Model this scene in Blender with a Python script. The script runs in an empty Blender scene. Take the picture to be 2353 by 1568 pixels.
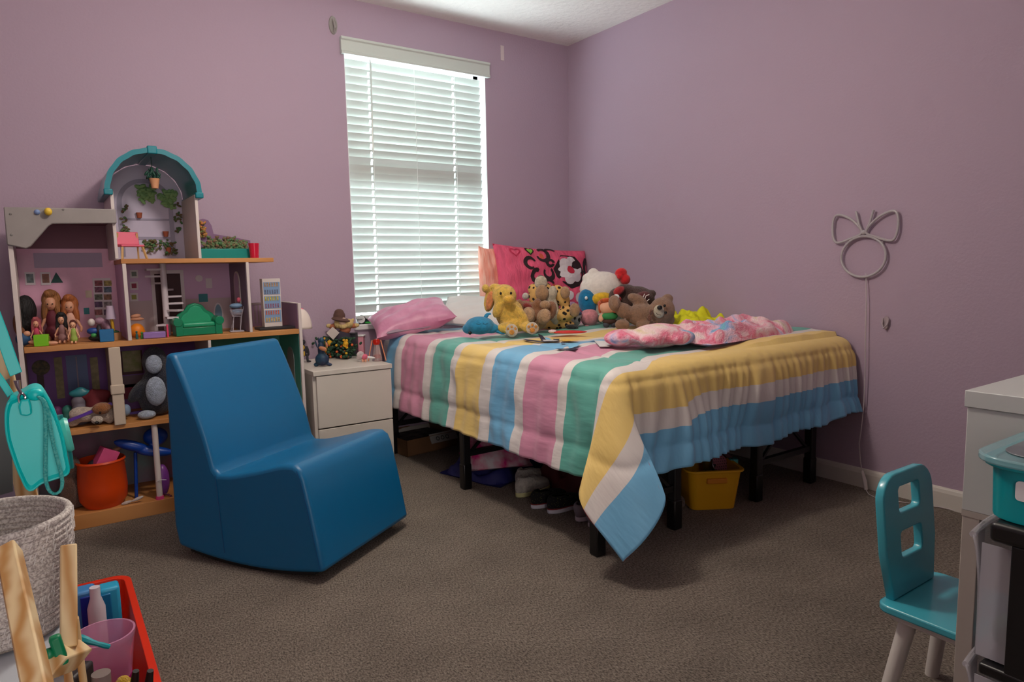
import bpy, bmesh, math, random
from mathutils import Vector, Matrix, Euler, noise
random.seed(7)
PI = math.pi
COL = bpy.context.scene.collection
scene = bpy.context.scene

# ---------------------------------------------------------------- camera
CAM = Vector((-2.9816, -3.6116, 1.0211)); YAW, PIT, ROL, FPX = 0.6033, 0.1094, -0.0194, 1553.516
FW = Vector((math.sin(YAW)*math.cos(PIT), math.cos(YAW)*math.cos(PIT), -math.sin(PIT)))
_r = Vector((math.cos(YAW), -math.sin(YAW), 0)); _u = _r.cross(FW)
RT = _r*math.cos(ROL)+_u*math.sin(ROL); UP = -_r*math.sin(ROL)+_u*math.cos(ROL)
cd = bpy.data.cameras.new('camera'); cam = bpy.data.objects.new('camera', cd); COL.objects.link(cam)
cd.sensor_width = 36; cd.lens = 36*FPX/2353; cd.clip_start = .02
cam.matrix_world = Matrix(((RT.x, UP.x, -FW.x, CAM.x), (RT.y, UP.y, -FW.y, CAM.y), (RT.z, UP.z, -FW.z, CAM.z), (0, 0, 0, 1)))
scene.camera = cam

# ---------------------------------------------------------------- daylight, lamp, added fill light, exposure
w = bpy.data.worlds.new('world'); scene.world = w; w.use_nodes = True
wn = w.node_tree; bg = wn.nodes['Background']; bg.inputs[0].default_value = (.86, .97, 1.0, 1)
# bright sky above, sun-bleached ground below the horizon
tcw = wn.nodes.new('ShaderNodeTexCoord'); spw = wn.nodes.new('ShaderNodeSeparateXYZ'); mr = wn.nodes.new('ShaderNodeMapRange')
mr.inputs['From Min'].default_value = -.08; mr.inputs['From Max'].default_value = .08; mr.inputs['To Min'].default_value = 20; mr.inputs['To Max'].default_value = 8
wn.links.new(tcw.outputs['Generated'], spw.inputs[0]); wn.links.new(spw.outputs['Z'], mr.inputs['Value']); wn.links.new(mr.outputs[0], bg.inputs[1])
ld = bpy.data.lights.new('ceiling_lamp_light', 'POINT'); ld.energy = 46; ld.color = (1.0, .88, .78); ld.shadow_soft_size = .10
lo = bpy.data.objects.new('ceiling_lamp_light', ld); COL.objects.link(lo); lo.location = (-2.08, -1.75, 2.08)
pd = bpy.data.lights.new('window_daylight', 'AREA'); pd.shape = 'RECTANGLE'; pd.size = 1.0; pd.size_y = 1.62; pd.energy = 23; pd.color = (.80, .92, 1.0)
pd.cycles.is_portal = True
po = bpy.data.objects.new('window_daylight', pd); COL.objects.link(po); po.location = (-1.10, .16, 1.47); po.rotation_euler = (-PI/2, 0, 0)
hd = bpy.data.lights.new('added_fill_light', 'AREA'); hd.shape = 'RECTANGLE'; hd.size = .8; hd.size_y = 1.9; hd.energy = 17; hd.color = (1.0, .90, .84)  # unseen fill light, added behind the camera to brighten the room
ho_ = bpy.data.objects.new('added_fill_light', hd); COL.objects.link(ho_); ho_.location = (-2.9, -4.75, 1.05); ho_.rotation_euler = (PI/2, 0, 0)
vs = scene.view_settings; vs.view_transform = 'Standard'; vs.look = 'None'; vs.gamma = 1; vs.use_curve_mapping = False; vs.exposure = 0.13

# ---------------------------------------------------------------- helpers
def at(u, v, ax, val):
    """world point seen at photo pixel (u,v) on an axis plane: used to measure positions"""
    d = FW + RT*((u-1176.5)/FPX) + UP*((784-v)/FPX); i = 'xyz'.index(ax)
    return CAM + d*((val-CAM[i])/d[i])
def depth(p): return (Vector(p)-CAM).dot(FW)
def lin(c): return tuple(((x/255)/12.92 if x/255 <= .04045 else (((x/255)+.055)/1.055)**2.4) for x in c)
MATS = {}
def mat(name, c, rough=.6, bump=0, bscale=40, var=0, vscale=6, metal=0, alpha=1, trans=0, emit=0, sheen=0, c2=None, coat=0, stretch=None, spec=None):
    if name in MATS: return MATS[name]
    m = bpy.data.materials.new(name); m.use_nodes = True; nt = m.node_tree; b = nt.nodes['Principled BSDF']
    L = (*lin(c), 1); b.inputs['Base Color'].default_value = L; b.inputs['Roughness'].default_value = rough
    b.inputs['Metallic'].default_value = metal; b.inputs['Alpha'].default_value = alpha
    b.inputs['Transmission Weight'].default_value = trans
    if spec is not None: b.inputs['Specular IOR Level'].default_value = spec
    if sheen: b.inputs['Sheen Weight'].default_value = sheen; b.inputs['Sheen Roughness'].default_value = .5
    if coat: b.inputs['Coat Weight'].default_value = coat
    if emit: b.inputs['Emission Color'].default_value = L; b.inputs['Emission Strength'].default_value = emit
    tc = nt.nodes.new('ShaderNodeTexCoord'); mp = nt.nodes.new('ShaderNodeMapping'); nt.links.new(tc.outputs['Object'], mp.inputs[0])
    if stretch: mp.inputs['Scale'].default_value = stretch
    if var or c2:
        n = nt.nodes.new('ShaderNodeTexNoise'); n.inputs['Scale'].default_value = vscale; n.inputs['Detail'].default_value = 4
        nt.links.new(mp.outputs[0], n.inputs['Vector'])
        r = nt.nodes.new('ShaderNodeValToRGB'); r.color_ramp.elements[0].position = .35; r.color_ramp.elements[1].position = .65
        A = c2 if c2 else [max(0, x*(1-var)) for x in c]
        r.color_ramp.elements[0].color = (*lin(A), 1); r.color_ramp.elements[1].color = L
        nt.links.new(n.outputs[0], r.inputs[0]); nt.links.new(r.outputs[0], b.inputs['Base Color'])
    if bump:
        n2 = nt.nodes.new('ShaderNodeTexNoise'); n2.inputs['Scale'].default_value = bscale; n2.inputs['Detail'].default_value = 3
        bp = nt.nodes.new('ShaderNodeBump'); bp.inputs['Strength'].default_value = bump; bp.inputs['Distance'].default_value = .01
        nt.links.new(mp.outputs[0], n2.inputs['Vector']); nt.links.new(n2.outputs[0], bp.inputs['Height']); nt.links.new(bp.outputs[0], b.inputs['Normal'])
    MATS[name] = m; return m
def plush(name, c, **k):
    k.setdefault('bump', .9); k.setdefault('bscale', 260); k.setdefault('var', .14); k.setdefault('vscale', 60)
    return mat(name, c, rough=.95, sheen=.3, **k)
def woodm(name, c, c2, scale=14, dirn='Z'):
    if name in MATS: return MATS[name]
    m = bpy.data.materials.new(name); m.use_nodes = True; nt = m.node_tree; b = nt.nodes['Principled BSDF']; b.inputs['Roughness'].default_value = .5
    tc = nt.nodes.new('ShaderNodeTexCoord'); mp = nt.nodes.new('ShaderNodeMapping'); nt.links.new(tc.outputs['Object'], mp.inputs[0])
    mp.inputs['Scale'].default_value = {'Z': (1, 1, .05), 'X': (.08, 1, 1)}[dirn]
    wv = nt.nodes.new('ShaderNodeTexWave'); wv.inputs['Scale'].default_value = scale; wv.inputs['Distortion'].default_value = 5; wv.inputs['Detail'].default_value = 2
    wv.inputs['Detail Scale'].default_value = 1.2
    r = nt.nodes.new('ShaderNodeValToRGB'); r.color_ramp.elements[0].color = (*lin(c), 1); r.color_ramp.elements[1].color = (*lin(c2), 1)
    nt.links.new(mp.outputs[0], wv.inputs[0]); nt.links.new(wv.outputs[0], r.inputs[0]); nt.links.new(r.outputs[0], b.inputs['Base Color'])
    MATS[name] = m; return m

class MB:
    """collects simple solids in one mesh"""
    def __init__(s): s.bm = bmesh.new()
    def _v(s, co): return s.bm.verts.new(co)
    def box(s, lo, hi, rot=None, piv=None):
        x0, y0, z0 = lo; x1, y1, z1 = hi
        P = [Vector(p) for p in ((x0,y0,z0),(x1,y0,z0),(x1,y1,z0),(x0,y1,z0),(x0,y0,z1),(x1,y0,z1),(x1,y1,z1),(x0,y1,z1))]
        if rot is not None:
            M = Euler(rot).to_matrix(); c = Vector(piv) if piv is not None else sum(P, Vector())/8
            P = [M @ (p-c)+c for p in P]
        v = [s._v(p) for p in P]
        for f in ((0,3,2,1),(4,5,6,7),(0,1,5,4),(1,2,6,5),(2,3,7,6),(3,0,4,7)): s.bm.faces.new([v[i] for i in f])
        return s
    def bar(s, a, b, wx, wy, up=(0,0,1)):
        a = Vector(a); b = Vector(b); d = (b-a).normalized(); x = d.cross(Vector(up))
        if x.length < 1e-4: x = d.cross(Vector((0,1,0)))
        x.normalize(); y = d.cross(x); R = []
        for p in (a, b): R.append([s._v(p+x*i*wx/2+y*j*wy/2) for i, j in ((-1,-1),(1,-1),(1,1),(-1,1))])
        for i in range(4): s.bm.faces.new([R[0][i], R[0][(i+1)%4], R[1][(i+1)%4], R[1][i]])
        s.bm.faces.new(R[0][::-1]); s.bm.faces.new(R[1]); return s
    def tube(s, pts, r, seg=10, closed=False, cap=True):
        pts = [Vector(p) for p in pts]; n = len(pts); rr = r if isinstance(r, (list, tuple)) else [r]*n; rings = []; ref = None
        for i, p in enumerate(pts):
            if closed: d = pts[(i+1)%n]-pts[i-1]
            else: d = pts[min(i+1, n-1)]-pts[max(i-1, 0)]
            d.normalize()
            if ref is None: ref = d.orthogonal().normalized()
            x = (ref-d*ref.dot(d)); x = x.normalized() if x.length > 1e-5 else d.orthogonal().normalized(); ref = x; y = d.cross(x)
            rings.append([s._v(p+(x*math.cos(2*PI*k/seg)+y*math.sin(2*PI*k/seg))*rr[i]) for k in range(seg)])
        m = n if closed else n-1
        for i in range(m):
            A, B = rings[i], rings[(i+1)%n]
            for k in range(seg): s.bm.faces.new([A[k], A[(k+1)%seg], B[(k+1)%seg], B[k]])
        if not closed and cap: s.bm.faces.new(rings[0][::-1]); s.bm.faces.new(rings[-1])
        return s
    def cyl(s, a, b, r0, r1=None, seg=20): return s.tube([a, b], [r0, r0 if r1 is None else r1], seg)
    def ell(s, c, r, rot=None, nu=20, nv=12):
        M = Matrix.Translation(Vector(c)) @ (Euler(rot).to_matrix().to_4x4() if rot else Matrix.Identity(4)) @ Matrix.Diagonal((*r, 1))
        bmesh.ops.create_uvsphere(s.bm, u_segments=nu, v_segments=nv, radius=1, matrix=M); return s
    def lathe(s, prof, c=(0,0,0), seg=32, rot=None, sx=1, sy=1):
        M = Euler(rot).to_matrix() if rot else Matrix.Identity(3); c = Vector(c); rings = []
        for r, z in prof:
            rings.append([s._v(c+M@Vector((max(r, 1e-4)*math.cos(2*PI*k/seg)*sx, max(r, 1e-4)*math.sin(2*PI*k/seg)*sy, z))) for k in range(seg)])
        for A, B in zip(rings, rings[1:]):
            for k in range(seg): s.bm.faces.new([A[k], A[(k+1)%seg], B[(k+1)%seg], B[k]])
        return s
    def prism(s, pts, f0, f1):
        """outline pts (a,b); f0,f1 map (a,b) to the two end faces"""
        A = [s._v(f0(*p)) for p in pts]; B = [s._v(f1(*p)) for p in pts]; n = len(pts)
        s.bm.faces.new(A); s.bm.faces.new(B[::-1])
        for i in range(n): s.bm.faces.new([A[i], A[(i+1)%n], B[(i+1)%n], B[i]][::-1])
        return s
    def grid(s, f, nu, nv, uv=None, cu=False):
        V = [[s._v(f(i/nu, j/nv)) for i in range(nu+1 if not cu else nu)] for j in range(nv+1)]
        for j in range(nv):
            for i in range(nu):
                k = (i+1) % nu if cu else i+1
                s.bm.faces.new([V[j][i], V[j][k], V[j+1][k], V[j+1][i]])
        return s
    def build(s, name, m, parent=None, bev=0, smooth=True, rm=0, sub=0, solid=0, seg=2, fuzz=0, ang=35, kind=None):
        bmesh.ops.recalc_face_normals(s.bm, faces=s.bm.faces[:])
        me = bpy.data.meshes.new(name); s.bm.to_mesh(me); s.bm.free()
        o = bpy.data.objects.new(name, me); COL.objects.link(o)
        ms = m if isinstance(m, (list, tuple)) else [m]
        for x in ms: me.materials.append(x)
        if rm:
            md = o.modifiers.new('r', 'REMESH'); md.mode = 'VOXEL'; md.voxel_size = rm; md.use_smooth_shade = True
            md = o.modifiers.new('s', 'SMOOTH'); md.iterations = 4; md.factor = .6
        if solid: md = o.modifiers.new('so', 'SOLIDIFY'); md.thickness = solid; md.offset = 0
        if bev:
            md = o.modifiers.new('b', 'BEVEL'); md.width = bev; md.segments = seg; md.limit_method = 'ANGLE'; md.angle_limit = math.radians(ang); md.harden_normals = False
        if sub: md = o.modifiers.new('su', 'SUBSURF'); md.levels = md.render_levels = sub
        if smooth:
            for p in me.polygons: p.use_smooth = True
            if not rm and not sub:
                try: me.set_sharp_from_angle(angle=math.radians(40))
                except Exception: pass
        if parent: o.parent = parent
        if kind: o['kind'] = kind
        return o
def thing(name, label, cat, loc=(0,0,0), rz=0, group=None):
    o = bpy.data.objects.new(name, None); o.empty_display_size = .05; COL.objects.link(o); o.location = loc; o.rotation_euler = (0, 0, rz)
    return tag(o, label, cat, group)
def tag(o, label, cat, group=None):
    o['label'] = label; o['category'] = cat
    if group: o['group'] = group
    return o
def struct(o): o['kind'] = 'structure'; return o

class Fig:
    """a small thing whose parts are laid out on an upright frame facing the middle of the room.
    px() turns sizes read off the photo into metres at the thing's own distance"""
    def __init__(s, name, label, cat, u, v, ax, val, group=None, push=0):
        s.u, s.v = u, v; p = at(u, v, ax, val); s.k = s.kx = FPX/depth(p)
        s.o = thing(name, label, cat, p, -YAW, group); s.mb = None
    def p(s, u, v, d=0): return Vector(((u-s.u)/s.kx, d, (s.v-v)/s.k))
    def e(s, mb, u, v, ru, rv, d=0, rd=None, rot=0):
        mb.ell(s.p(u, v, d), (ru/s.kx, (rd if rd else min(ru, rv))/s.k, rv/s.k), (0, math.radians(rot), 0), 16, 10); return mb
    def turn(s, rz):
        """face another way: widths are measured again along the new sideways axis"""
        s.o.rotation_euler = (0, 0, rz); w_ = s.o.location+Vector((math.cos(rz), math.sin(rz), 0))*.01-CAM; q = s.o.location-CAM
        s.kx = FPX*(w_.dot(RT)/w_.dot(FW)-q.dot(RT)/q.dot(FW))/.01; return s
    def blob(s, name, m, ells, rm=.006):
        mb = MB()
        for e in ells: s.e(mb, *e[:4], **(e[4] if len(e) > 4 else {}))
        return mb.build(name, m, s.o, rm=rm)
    def bits(s, name, m, ells, parent=None):
        mb = MB()
        for e in ells: s.e(mb, *e[:4], **(e[4] if len(e) > 4 else {}))
        return mb.build(name, m, parent or s.o)
def smoothbox(name, m, w, d, h, parent, c=(0, 0, 0), taper=.85, r=.03, rim=True, th=.004, openb=True):
    """open tub with rounded corners, tapering to its base"""
    def ring(sx, sy, z, rr):
        P = []
        for cx, cy, a0 in ((1, 1, 0), (-1, 1, PI/2), (-1, -1, PI), (1, -1, 1.5*PI)):
            for i in range(6):
                a = a0+PI/2*i/5; P.append(Vector((c[0]+cx*(sx/2-rr)+rr*math.cos(a), c[1]+cy*(sy/2-rr)+rr*math.sin(a), c[2]+z)))
        return P
    o = MB(); L_ = [ring(w*taper, d*taper, 0, r), ring(w, d, h, r)]
    if rim: L_ += [ring(w+.022, d+.022, h, r+.008), ring(w+.022, d+.022, h+.009, r+.008)]
    L_ += [ring(w-2*th, d-2*th, h+(.009 if rim else 0), r-th/2), ring(w*taper-2*th, d*taper-2*th, th, r-th/2)]
    V = [[o._v(p) for p in R_] for R_ in L_]; n = len(V[0])
    for A, B in zip(V, V[1:]):
        for i in range(n): o.bm.faces.new([A[i], A[(i+1) % n], B[(i+1) % n], B[i]])
    o.bm.faces.new(V[0]); o.bm.faces.new(V[-1])
    return o.build(name, m, parent, bev=.0015)
# ---------------------------------------------------------------- the room
H = 2.467; XL, YF = -4.2, -4.3
WX0, WX1, WZ0, WZ1 = -1.555, -.655, .715, 2.215
mwall = mat('lilac_wall_paint', (172, 152, 170), rough=.85, bump=.12, bscale=90)
mceil = mat('ceiling_knockdown', (238, 237, 232), rough=.9, bump=.5, bscale=28, stretch=(1, 1, 1))
mtrim = mat('trim_white', (205, 200, 192), rough=.5)
def carpet():
    m = bpy.data.materials.new('carpet'); m.use_nodes = True; nt = m.node_tree; b = nt.nodes['Principled BSDF']; b.inputs['Roughness'].default_value = 1; b.inputs['Specular IOR Level'].default_value = .1
    tc = nt.nodes.new('ShaderNodeTexCoord')
    mp = nt.nodes.new('ShaderNodeMapping'); mp.inputs['Rotation'].default_value = (0, 0, .5); mp.inputs['Scale'].default_value = (1, .55, 1); nt.links.new(tc.outputs['Object'], mp.inputs[0])
    n1 = nt.nodes.new('ShaderNodeTexNoise'); n1.inputs['Scale'].default_value = 210; n1.inputs['Detail'].default_value = 5; n1.inputs['Roughness'].default_value = .75
    n2 = nt.nodes.new('ShaderNodeTexNoise'); n2.inputs['Scale'].default_value = 5; n2.inputs['Detail'].default_value = 4
    nt.links.new(mp.outputs[0], n1.inputs['Vector']); nt.links.new(tc.outputs['Object'], n2.inputs['Vector'])
    r = nt.nodes.new('ShaderNodeValToRGB'); e = r.color_ramp.elements; e[0].position = .36; e[0].color = (*lin((92, 84, 80)), 1); e[1].position = .66; e[1].color = (*lin((206, 192, 176)), 1)
    nt.links.new(n1.outputs[0], r.inputs[0])
    mx = nt.nodes.new('ShaderNodeMix'); mx.data_type = 'RGBA'; mx.blend_type = 'MULTIPLY'; mx.inputs[0].default_value = 1
    r2 = nt.nodes.new('ShaderNodeValToRGB'); e = r2.color_ramp.elements; e[0].position = .3; e[0].color = (.78, .78, .78, 1); e[1].position = .7; e[1].color = (1, 1, 1, 1)
    nt.links.new(n2.outputs[0], r2.inputs[0]); nt.links.new(r.outputs[0], mx.inputs[6]); nt.links.new(r2.outputs[0], mx.inputs[7]); nt.links.new(mx.outputs[2], b.inputs['Base Color'])
    bp = nt.nodes.new('ShaderNodeBump'); bp.inputs['Strength'].default_value = 1; bp.inputs['Distance'].default_value = .012
    nt.links.new(n1.outputs[0], bp.inputs['Height']); nt.links.new(bp.outputs[0], b.inputs['Normal']); return m
struct(MB().box((XL-.1, YF-.1, -.1), (.1, .1, 0)).build('floor', carpet(), smooth=False))
struct(MB().box((XL-.1, YF-.1, H), (.1, .1, H+.1)).build('ceiling', mceil, smooth=False))
T = .14
b = MB(); b.box((XL, 0, 0), (WX0, T, H)).box((WX1, 0, 0), (0, T, H)).box((WX0, 0, 0), (WX1, T, WZ0)).box((WX0, 0, WZ1), (WX1, T, H))
struct(b.build('wall_back', mwall, smooth=False))
struct(MB().box((0, YF, 0), (T, T, H)).build('wall_right', mwall, smooth=False))
struct(MB().box((XL-T, YF, 0), (XL, T, H)).build('wall_left', mwall, smooth=False))
b = MB(); b.box((XL-T, YF-T, 0), (-3.32, YF, H)).box((-2.48, YF-T, 0), (T, YF, H)).box((-3.32, YF-T, 2.05), (-2.48, YF, H)); struct(b.build('wall_front', mwall, smooth=False))  # the opening is added to let the fill light in
b = MB(); b.box((-3.39, YF, 0), (-3.32, YF+.015, 2.12)).box((-2.48, YF, 0), (-2.41, YF+.015, 2.12)).box((-3.32, YF, 2.05), (-2.48, YF+.015, 2.12)); struct(b.build('added_door_trim', mtrim, smooth=False))  # made-up door trim around the opening for the fill light
b = MB(); b.box((-3.6, -5.5, -.1), (-2.2, YF-T, 0)).box((-3.6, -5.5, H), (-2.2, YF-T, H+.1)).box((-3.7, -5.5, 0), (-3.6, YF-T, H)).box((-2.2, -5.5, 0), (-2.1, YF-T, H)).box((-3.7, -5.6, 0), (-2.1, -5.5, H)); struct(b.build('fill_light_shell', mwall, smooth=False))  # unseen shell added to house the fill light
def base(name, a, b):
    m = MB(); a = Vector(a); b = Vector(b); d = (b-a).normalized(); n = Vector((-d.y, d.x, 0))
    prof = [(0, 0), (.014, 0), (.014, .065), (.010, .078), (.006, .084), (0, .086)]
    m.prism(prof, lambda x, z: a+n*x+Vector((0, 0, z)), lambda x, z: b+n*x+Vector((0, 0, z)))
    return struct(m.build(name, mtrim, smooth=False))
base('baseboard_back', (0, 0, 0), (XL, 0, 0)); base('baseboard_right', (0, YF, 0), (0, 0, 0)); base('baseboard_left', (XL, 0, 0), (XL, YF, 0))
# window: vinyl frame, two sashes, panes, sill
mvin = mat('vinyl_white', (235, 238, 240), rough=.4)
f = MB(); fw = .035; y0, y1 = .085, .13
f.box((WX0, y0, WZ0), (WX0+fw, y1, WZ1)).box((WX1-fw, y0, WZ0), (WX1, y1, WZ1)).box((WX0, y0, WZ0), (WX1, y1, WZ0+fw)).box((WX0, y0, WZ1-fw), (WX1, y1, WZ1))
win = struct(f.build('window_1', mvin, smooth=False))
zr = at(970, 414, 'y', .1).z
MB().box((WX0, .068, zr-.055), (WX1, .135, zr+.055)).build('meeting_rail', mvin, win, bev=.004)
gm = bpy.data.materials.new('window_glass'); gm.use_nodes = True; nt = gm.node_tree; nt.nodes.remove(nt.nodes['Principled BSDF'])
tr = nt.nodes.new('ShaderNodeBsdfTransparent'); gl = nt.nodes.new('ShaderNodeBsdfGlossy'); gl.inputs['Roughness'].default_value = .02; mx = nt.nodes.new('ShaderNodeMixShader'); mx.inputs[0].default_value = .06
nt.links.new(tr.outputs[0], mx.inputs[1]); nt.links.new(gl.outputs[0], mx.inputs[2]); nt.links.new(mx.outputs[0], nt.nodes['Material Output'].inputs[0])
for za, zb in ((WZ0+fw, zr-.055), (zr+.055, WZ1-fw)):
    MB().box((WX0+fw, .105, za), (WX1-fw, .109, zb)).build('window_pane', gm, win, smooth=False)
mj = mat('jamb_white', (232, 236, 238), rough=.5)
for lo_, hi_ in (((WX0, 0, WZ0), (WX0+.003, .085, WZ1)), ((WX1-.003, 0, WZ0), (WX1, .085, WZ1)), ((WX0, 0, WZ1-.003), (WX1, .085, WZ1))): MB().box(lo_, hi_).build('jamb', mj, win, smooth=False)
MB().box((WX0-.012, -.022, WZ0-.03), (WX1+.012, .085, WZ0)).build('window_sill', mat('sill', (225, 224, 222), rough=.35), win, bev=.005)

# blind
mslat = bpy.data.materials.new('blind_slat'); mslat.use_nodes = True; nt = mslat.node_tree; pb = nt.nodes['Principled BSDF']; pb.inputs['Base Color'].default_value = (*lin((198, 206, 202)), 1); pb.inputs['Roughness'].default_value = .45
tl = nt.nodes.new('ShaderNodeBsdfTranslucent'); tl.inputs[0].default_value = (.80, .86, .84, 1); mx = nt.nodes.new('ShaderNodeMixShader'); mx.inputs[0].default_value = .03
nt.links.new(pb.outputs[0], mx.inputs[1]); nt.links.new(tl.outputs[0], mx.inputs[2]); nt.links.new(mx.outputs[0], nt.nodes['Material Output'].inputs[0])
blind = thing('window_blind', 'white horizontal slat blind lowered over the bright window', 'blind', (-1.105, 0, WZ0))
bx0, bx1 = WX0+.012, WX1-.022
def loc(o): return (o[0]-blind.location.x, o[1]-blind.location.y, o[2]-blind.location.z)
pitch = .0432; z = WZ1-.075; sl = MB(); i = 0
while z > WZ0+.075:
    th = math.radians(68)
    if abs(z-zr) < .05: th = math.radians(78)
    cy = .035; N = 5; A = []
    for e in range(N+1):
        q = (e/N-.5)*.050; cr = .0025*(1-(2*e/N-1)**2)
        A.append((q*-math.cos(th)+cr*math.sin(th), q*math.sin(th)+cr*math.cos(th)))
    jit = random.uniform(-.0007, .0007)
    pr = A+[(a-.0022*math.sin(th), b_-.0022*math.cos(th)) for a, b_ in A[::-1]]
    def seg_(xa, xb, i0=0, i1=N):
        P_ = A[i0:i1+1]+[(a-.0022*math.sin(th), b_-.0022*math.cos(th)) for a, b_ in A[i0:i1+1][::-1]]
        sl.prism(P_, lambda a, b_: loc((xa, cy+a, z+b_+jit)), lambda a, b_: loc((xb, cy+a, z+b_+jit)))
    ha, hb_ = bx0+(bx1-bx0)*.16, bx0+(bx1-bx0)*.78; hw = .006
    for xa, xb in ((bx0, ha-hw), (ha+hw, hb_-hw), (hb_+hw, bx1)): seg_(xa, xb)
    for hx in (ha, hb_): seg_(hx-hw, hx+hw, 0, 1); seg_(hx-hw, hx+hw, N-1, N)
    z -= pitch; i += 1
sl.build('slats', mslat, blind)
mval = mat('valance', (196, 204, 198), rough=.45)
v = MB(); hx0, hx1 = WX0-.022, WX1+.020; ztop = WZ1+.045
prof = [(0, 0), (0, .088), (-.030, .088), (-.030, .076), (-.022, .070), (-.022, .018), (-.028, .012), (-.028, 0)]
v.prism(prof, lambda a, b_: loc((hx0, a-.002, ztop-.088+b_)), lambda a, b_: loc((hx1, a-.002, ztop-.088+b_)))
v.build('headrail', mval, blind, smooth=False, bev=.002)
MB().box(loc((bx0, .015, WZ0+.028)), loc((bx1, .055, WZ0+.048))).build('bottom_rail', mslat, blind, bev=.003)
mcord = mat('blind_cord', (240, 245, 243), rough=.7)
for fx in (.16, .78):
    x = bx0+(bx1-bx0)*fx; c = MB()
    for yy in (.006, .064): c.tube([loc((x, yy, WZ1-.04)), loc((x, yy, WZ0+.05))], .0012, 6)
    z = WZ1-.075
    while z > WZ0+.06:
        c.tube([loc((x, .006, z-.020)), loc((x, .064, z+.016))], .0010, 5); z -= pitch
    c.build('ladder_cord', mcord, blind)
x = bx0+(bx1-bx0)*.47; MB().tube([loc((x, .004, WZ1-.04)), loc((x, .004, WZ0+.05))], .0014, 6).build('lift_cord', mcord, blind)
a = at(852, 145, 'y', -.015); c_ = at(858, 352, 'y', -.015)
MB().tube([loc((a.x, -.008, a.z+.02)), loc((a.x, -.010, a.z-.01)), loc((c_.x, -.012, c_.z))], [.003, .0045, .0045], 8).build('tilt_wand', mat('wand', (190, 198, 194), rough=.3), blind)

# things fixed to the walls
h = thing('wall_hook', 'grey oval plastic wall hook high left of the window', 'hook', at(765, 58, 'y', 0))
MB().lathe([(0, .0), (.024, 0), (.022, .007), (0, .009)], (0, 0, 0), 24, (PI/2, 0, 0), 1, 2.0).build('base_plate', mat('hook_grey', (150, 146, 142), rough=.3), h)
MB().tube([(0, -.008, .028), (0, -.022, .005), (0, -.030, -.022), (0, -.018, -.036), (0, -.010, -.026)], [.008, .008, .007, .006, .004], 10).build('hook', mat('hook_grey', (0, 0, 0)), h)
p = at(1154, 122, 'y', 0)
tag(MB().box((p.x-.013, -.0025, p.z-.045), (p.x+.013, -.0003, p.z+.045)).build('adhesive_strip', mat('adhesive', (205, 190, 192), rough=.4), bev=.001), 'small pale adhesive strip stuck on wall right of the blind', 'strip')
h = thing('wall_hook', 'clear small plastic wall hook right of the bow shaped wall light', 'hook', at(2037, 742, 'x', 0), -PI/2)
MB().lathe([(0, 0), (.016, 0), (.015, .006), (0, .007)], (0, 0, 0), 20, (PI/2, 0, 0), 1, 1.9).build('base_plate', mat('hook_clear', (170, 155, 160), rough=.2), h)
MB().tube([(-.012, -.007, .02), (-.011, -.014, -.006), (0, -.022, -.022), (.011, -.014, -.006), (.012, -.007, .02)], .004, 8).build('hook', mat('hook_clear', (0, 0, 0)), h)
# neon: ring with a bow
c0 = at(1988, 590, 'x', 0)
ne = thing('neon_wall_light', 'unlit white tube wall light shaped as a ring with a bow', 'wall light', (0, c0.y, c0.z), -PI/2)
mt = mat('neon_tube', (172, 166, 170), rough=.4)
k = FPX/depth(c0)*.80
def N2(u, v, d=.018): return ((u-1988)/k, -d, (590-v)/k)
pts = [N2(1988+41*math.cos(t), 590-37*math.sin(t)) for t in [2*PI*i/40 for i in range(40)]]
MB().tube(pts, .0055, 8, closed=True).build('ring_tube', mt, ne)
def smooth_loop(P, n=8):
    out = []; m = len(P)
    for i in range(m):
        p0, p1, p2, p3 = [Vector(P[(i+j-1) % m]) for j in range(4)]
        for q in range(n):
            t = q/n; out.append(.5*((2*p1)+(p2-p0)*t+(2*p0-5*p1+4*p2-p3)*t*t+(3*p1-p0-3*p2+p3)*t**3))
    return out
for s_ in (-1, 1):
    P = [N2(1988+s_*4, 545), N2(1988+s_*26, 520), N2(1988+s_*54, 512), N2(1988+s_*60, 538), N2(1988+s_*52, 562), N2(1988+s_*24, 556)]
    MB().tube(smooth_loop(P), .0055, 8, closed=True).build('bow_loop', mt, ne)
    MB().tube([N2(1988+s_*2, 548), N2(1988+s_*10, 530), N2(1988+s_*16, 507)], .0055, 8).build('bow_end', mt, ne)
MB().ell(N2(1988, 546), (.011, .009, .011)).build('knot', mt, ne)
for u_, v_ in ((1955, 565), (2021, 565), (1988, 626)): MB().cyl(N2(u_, v_, 0), N2(u_, v_, .018), .004).build('clip', mt, ne)
def onw(u, v, d): q = at(u, v, 'x', -d); return (-(q.y-c0.y), -d, q.z-c0.z)
mw = mat('cord_white', (190, 180, 182), rough=.5)
MB().tube([onw(1990, 628, .014), onw(1991, 690, .022), onw(1989, 760, .025), onw(1988, 850, .025), onw(1985, 930, .022), onw(1979, 985, .03), onw(1974, 1020, .03), onw(1977, 1060, .03), onw(1981, 1085, .035)], .0022, 6).build('cord', mw, ne)
MB().tube([onw(1981, 1083, .035), onw(1987, 1105, .045), onw(1990, 1126, .05)], [.006, .009, .008], 10).build('power_adapter', mat('adapter', (205, 198, 196), rough=.4), ne)
pts = [onw(1990, 1126, .05)]
for u_, v_ in ((1996, 1136), (2010, 1143), (2050, 1151), (2100, 1158), (2160, 1166), (2215, 1178)):
    q = at(u_, v_, 'z', .004); pts.append((-(q.y-c0.y), q.x, q.z-c0.z))
MB().tube(pts, .0018, 6).build('floor_cord', mw, ne)
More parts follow.
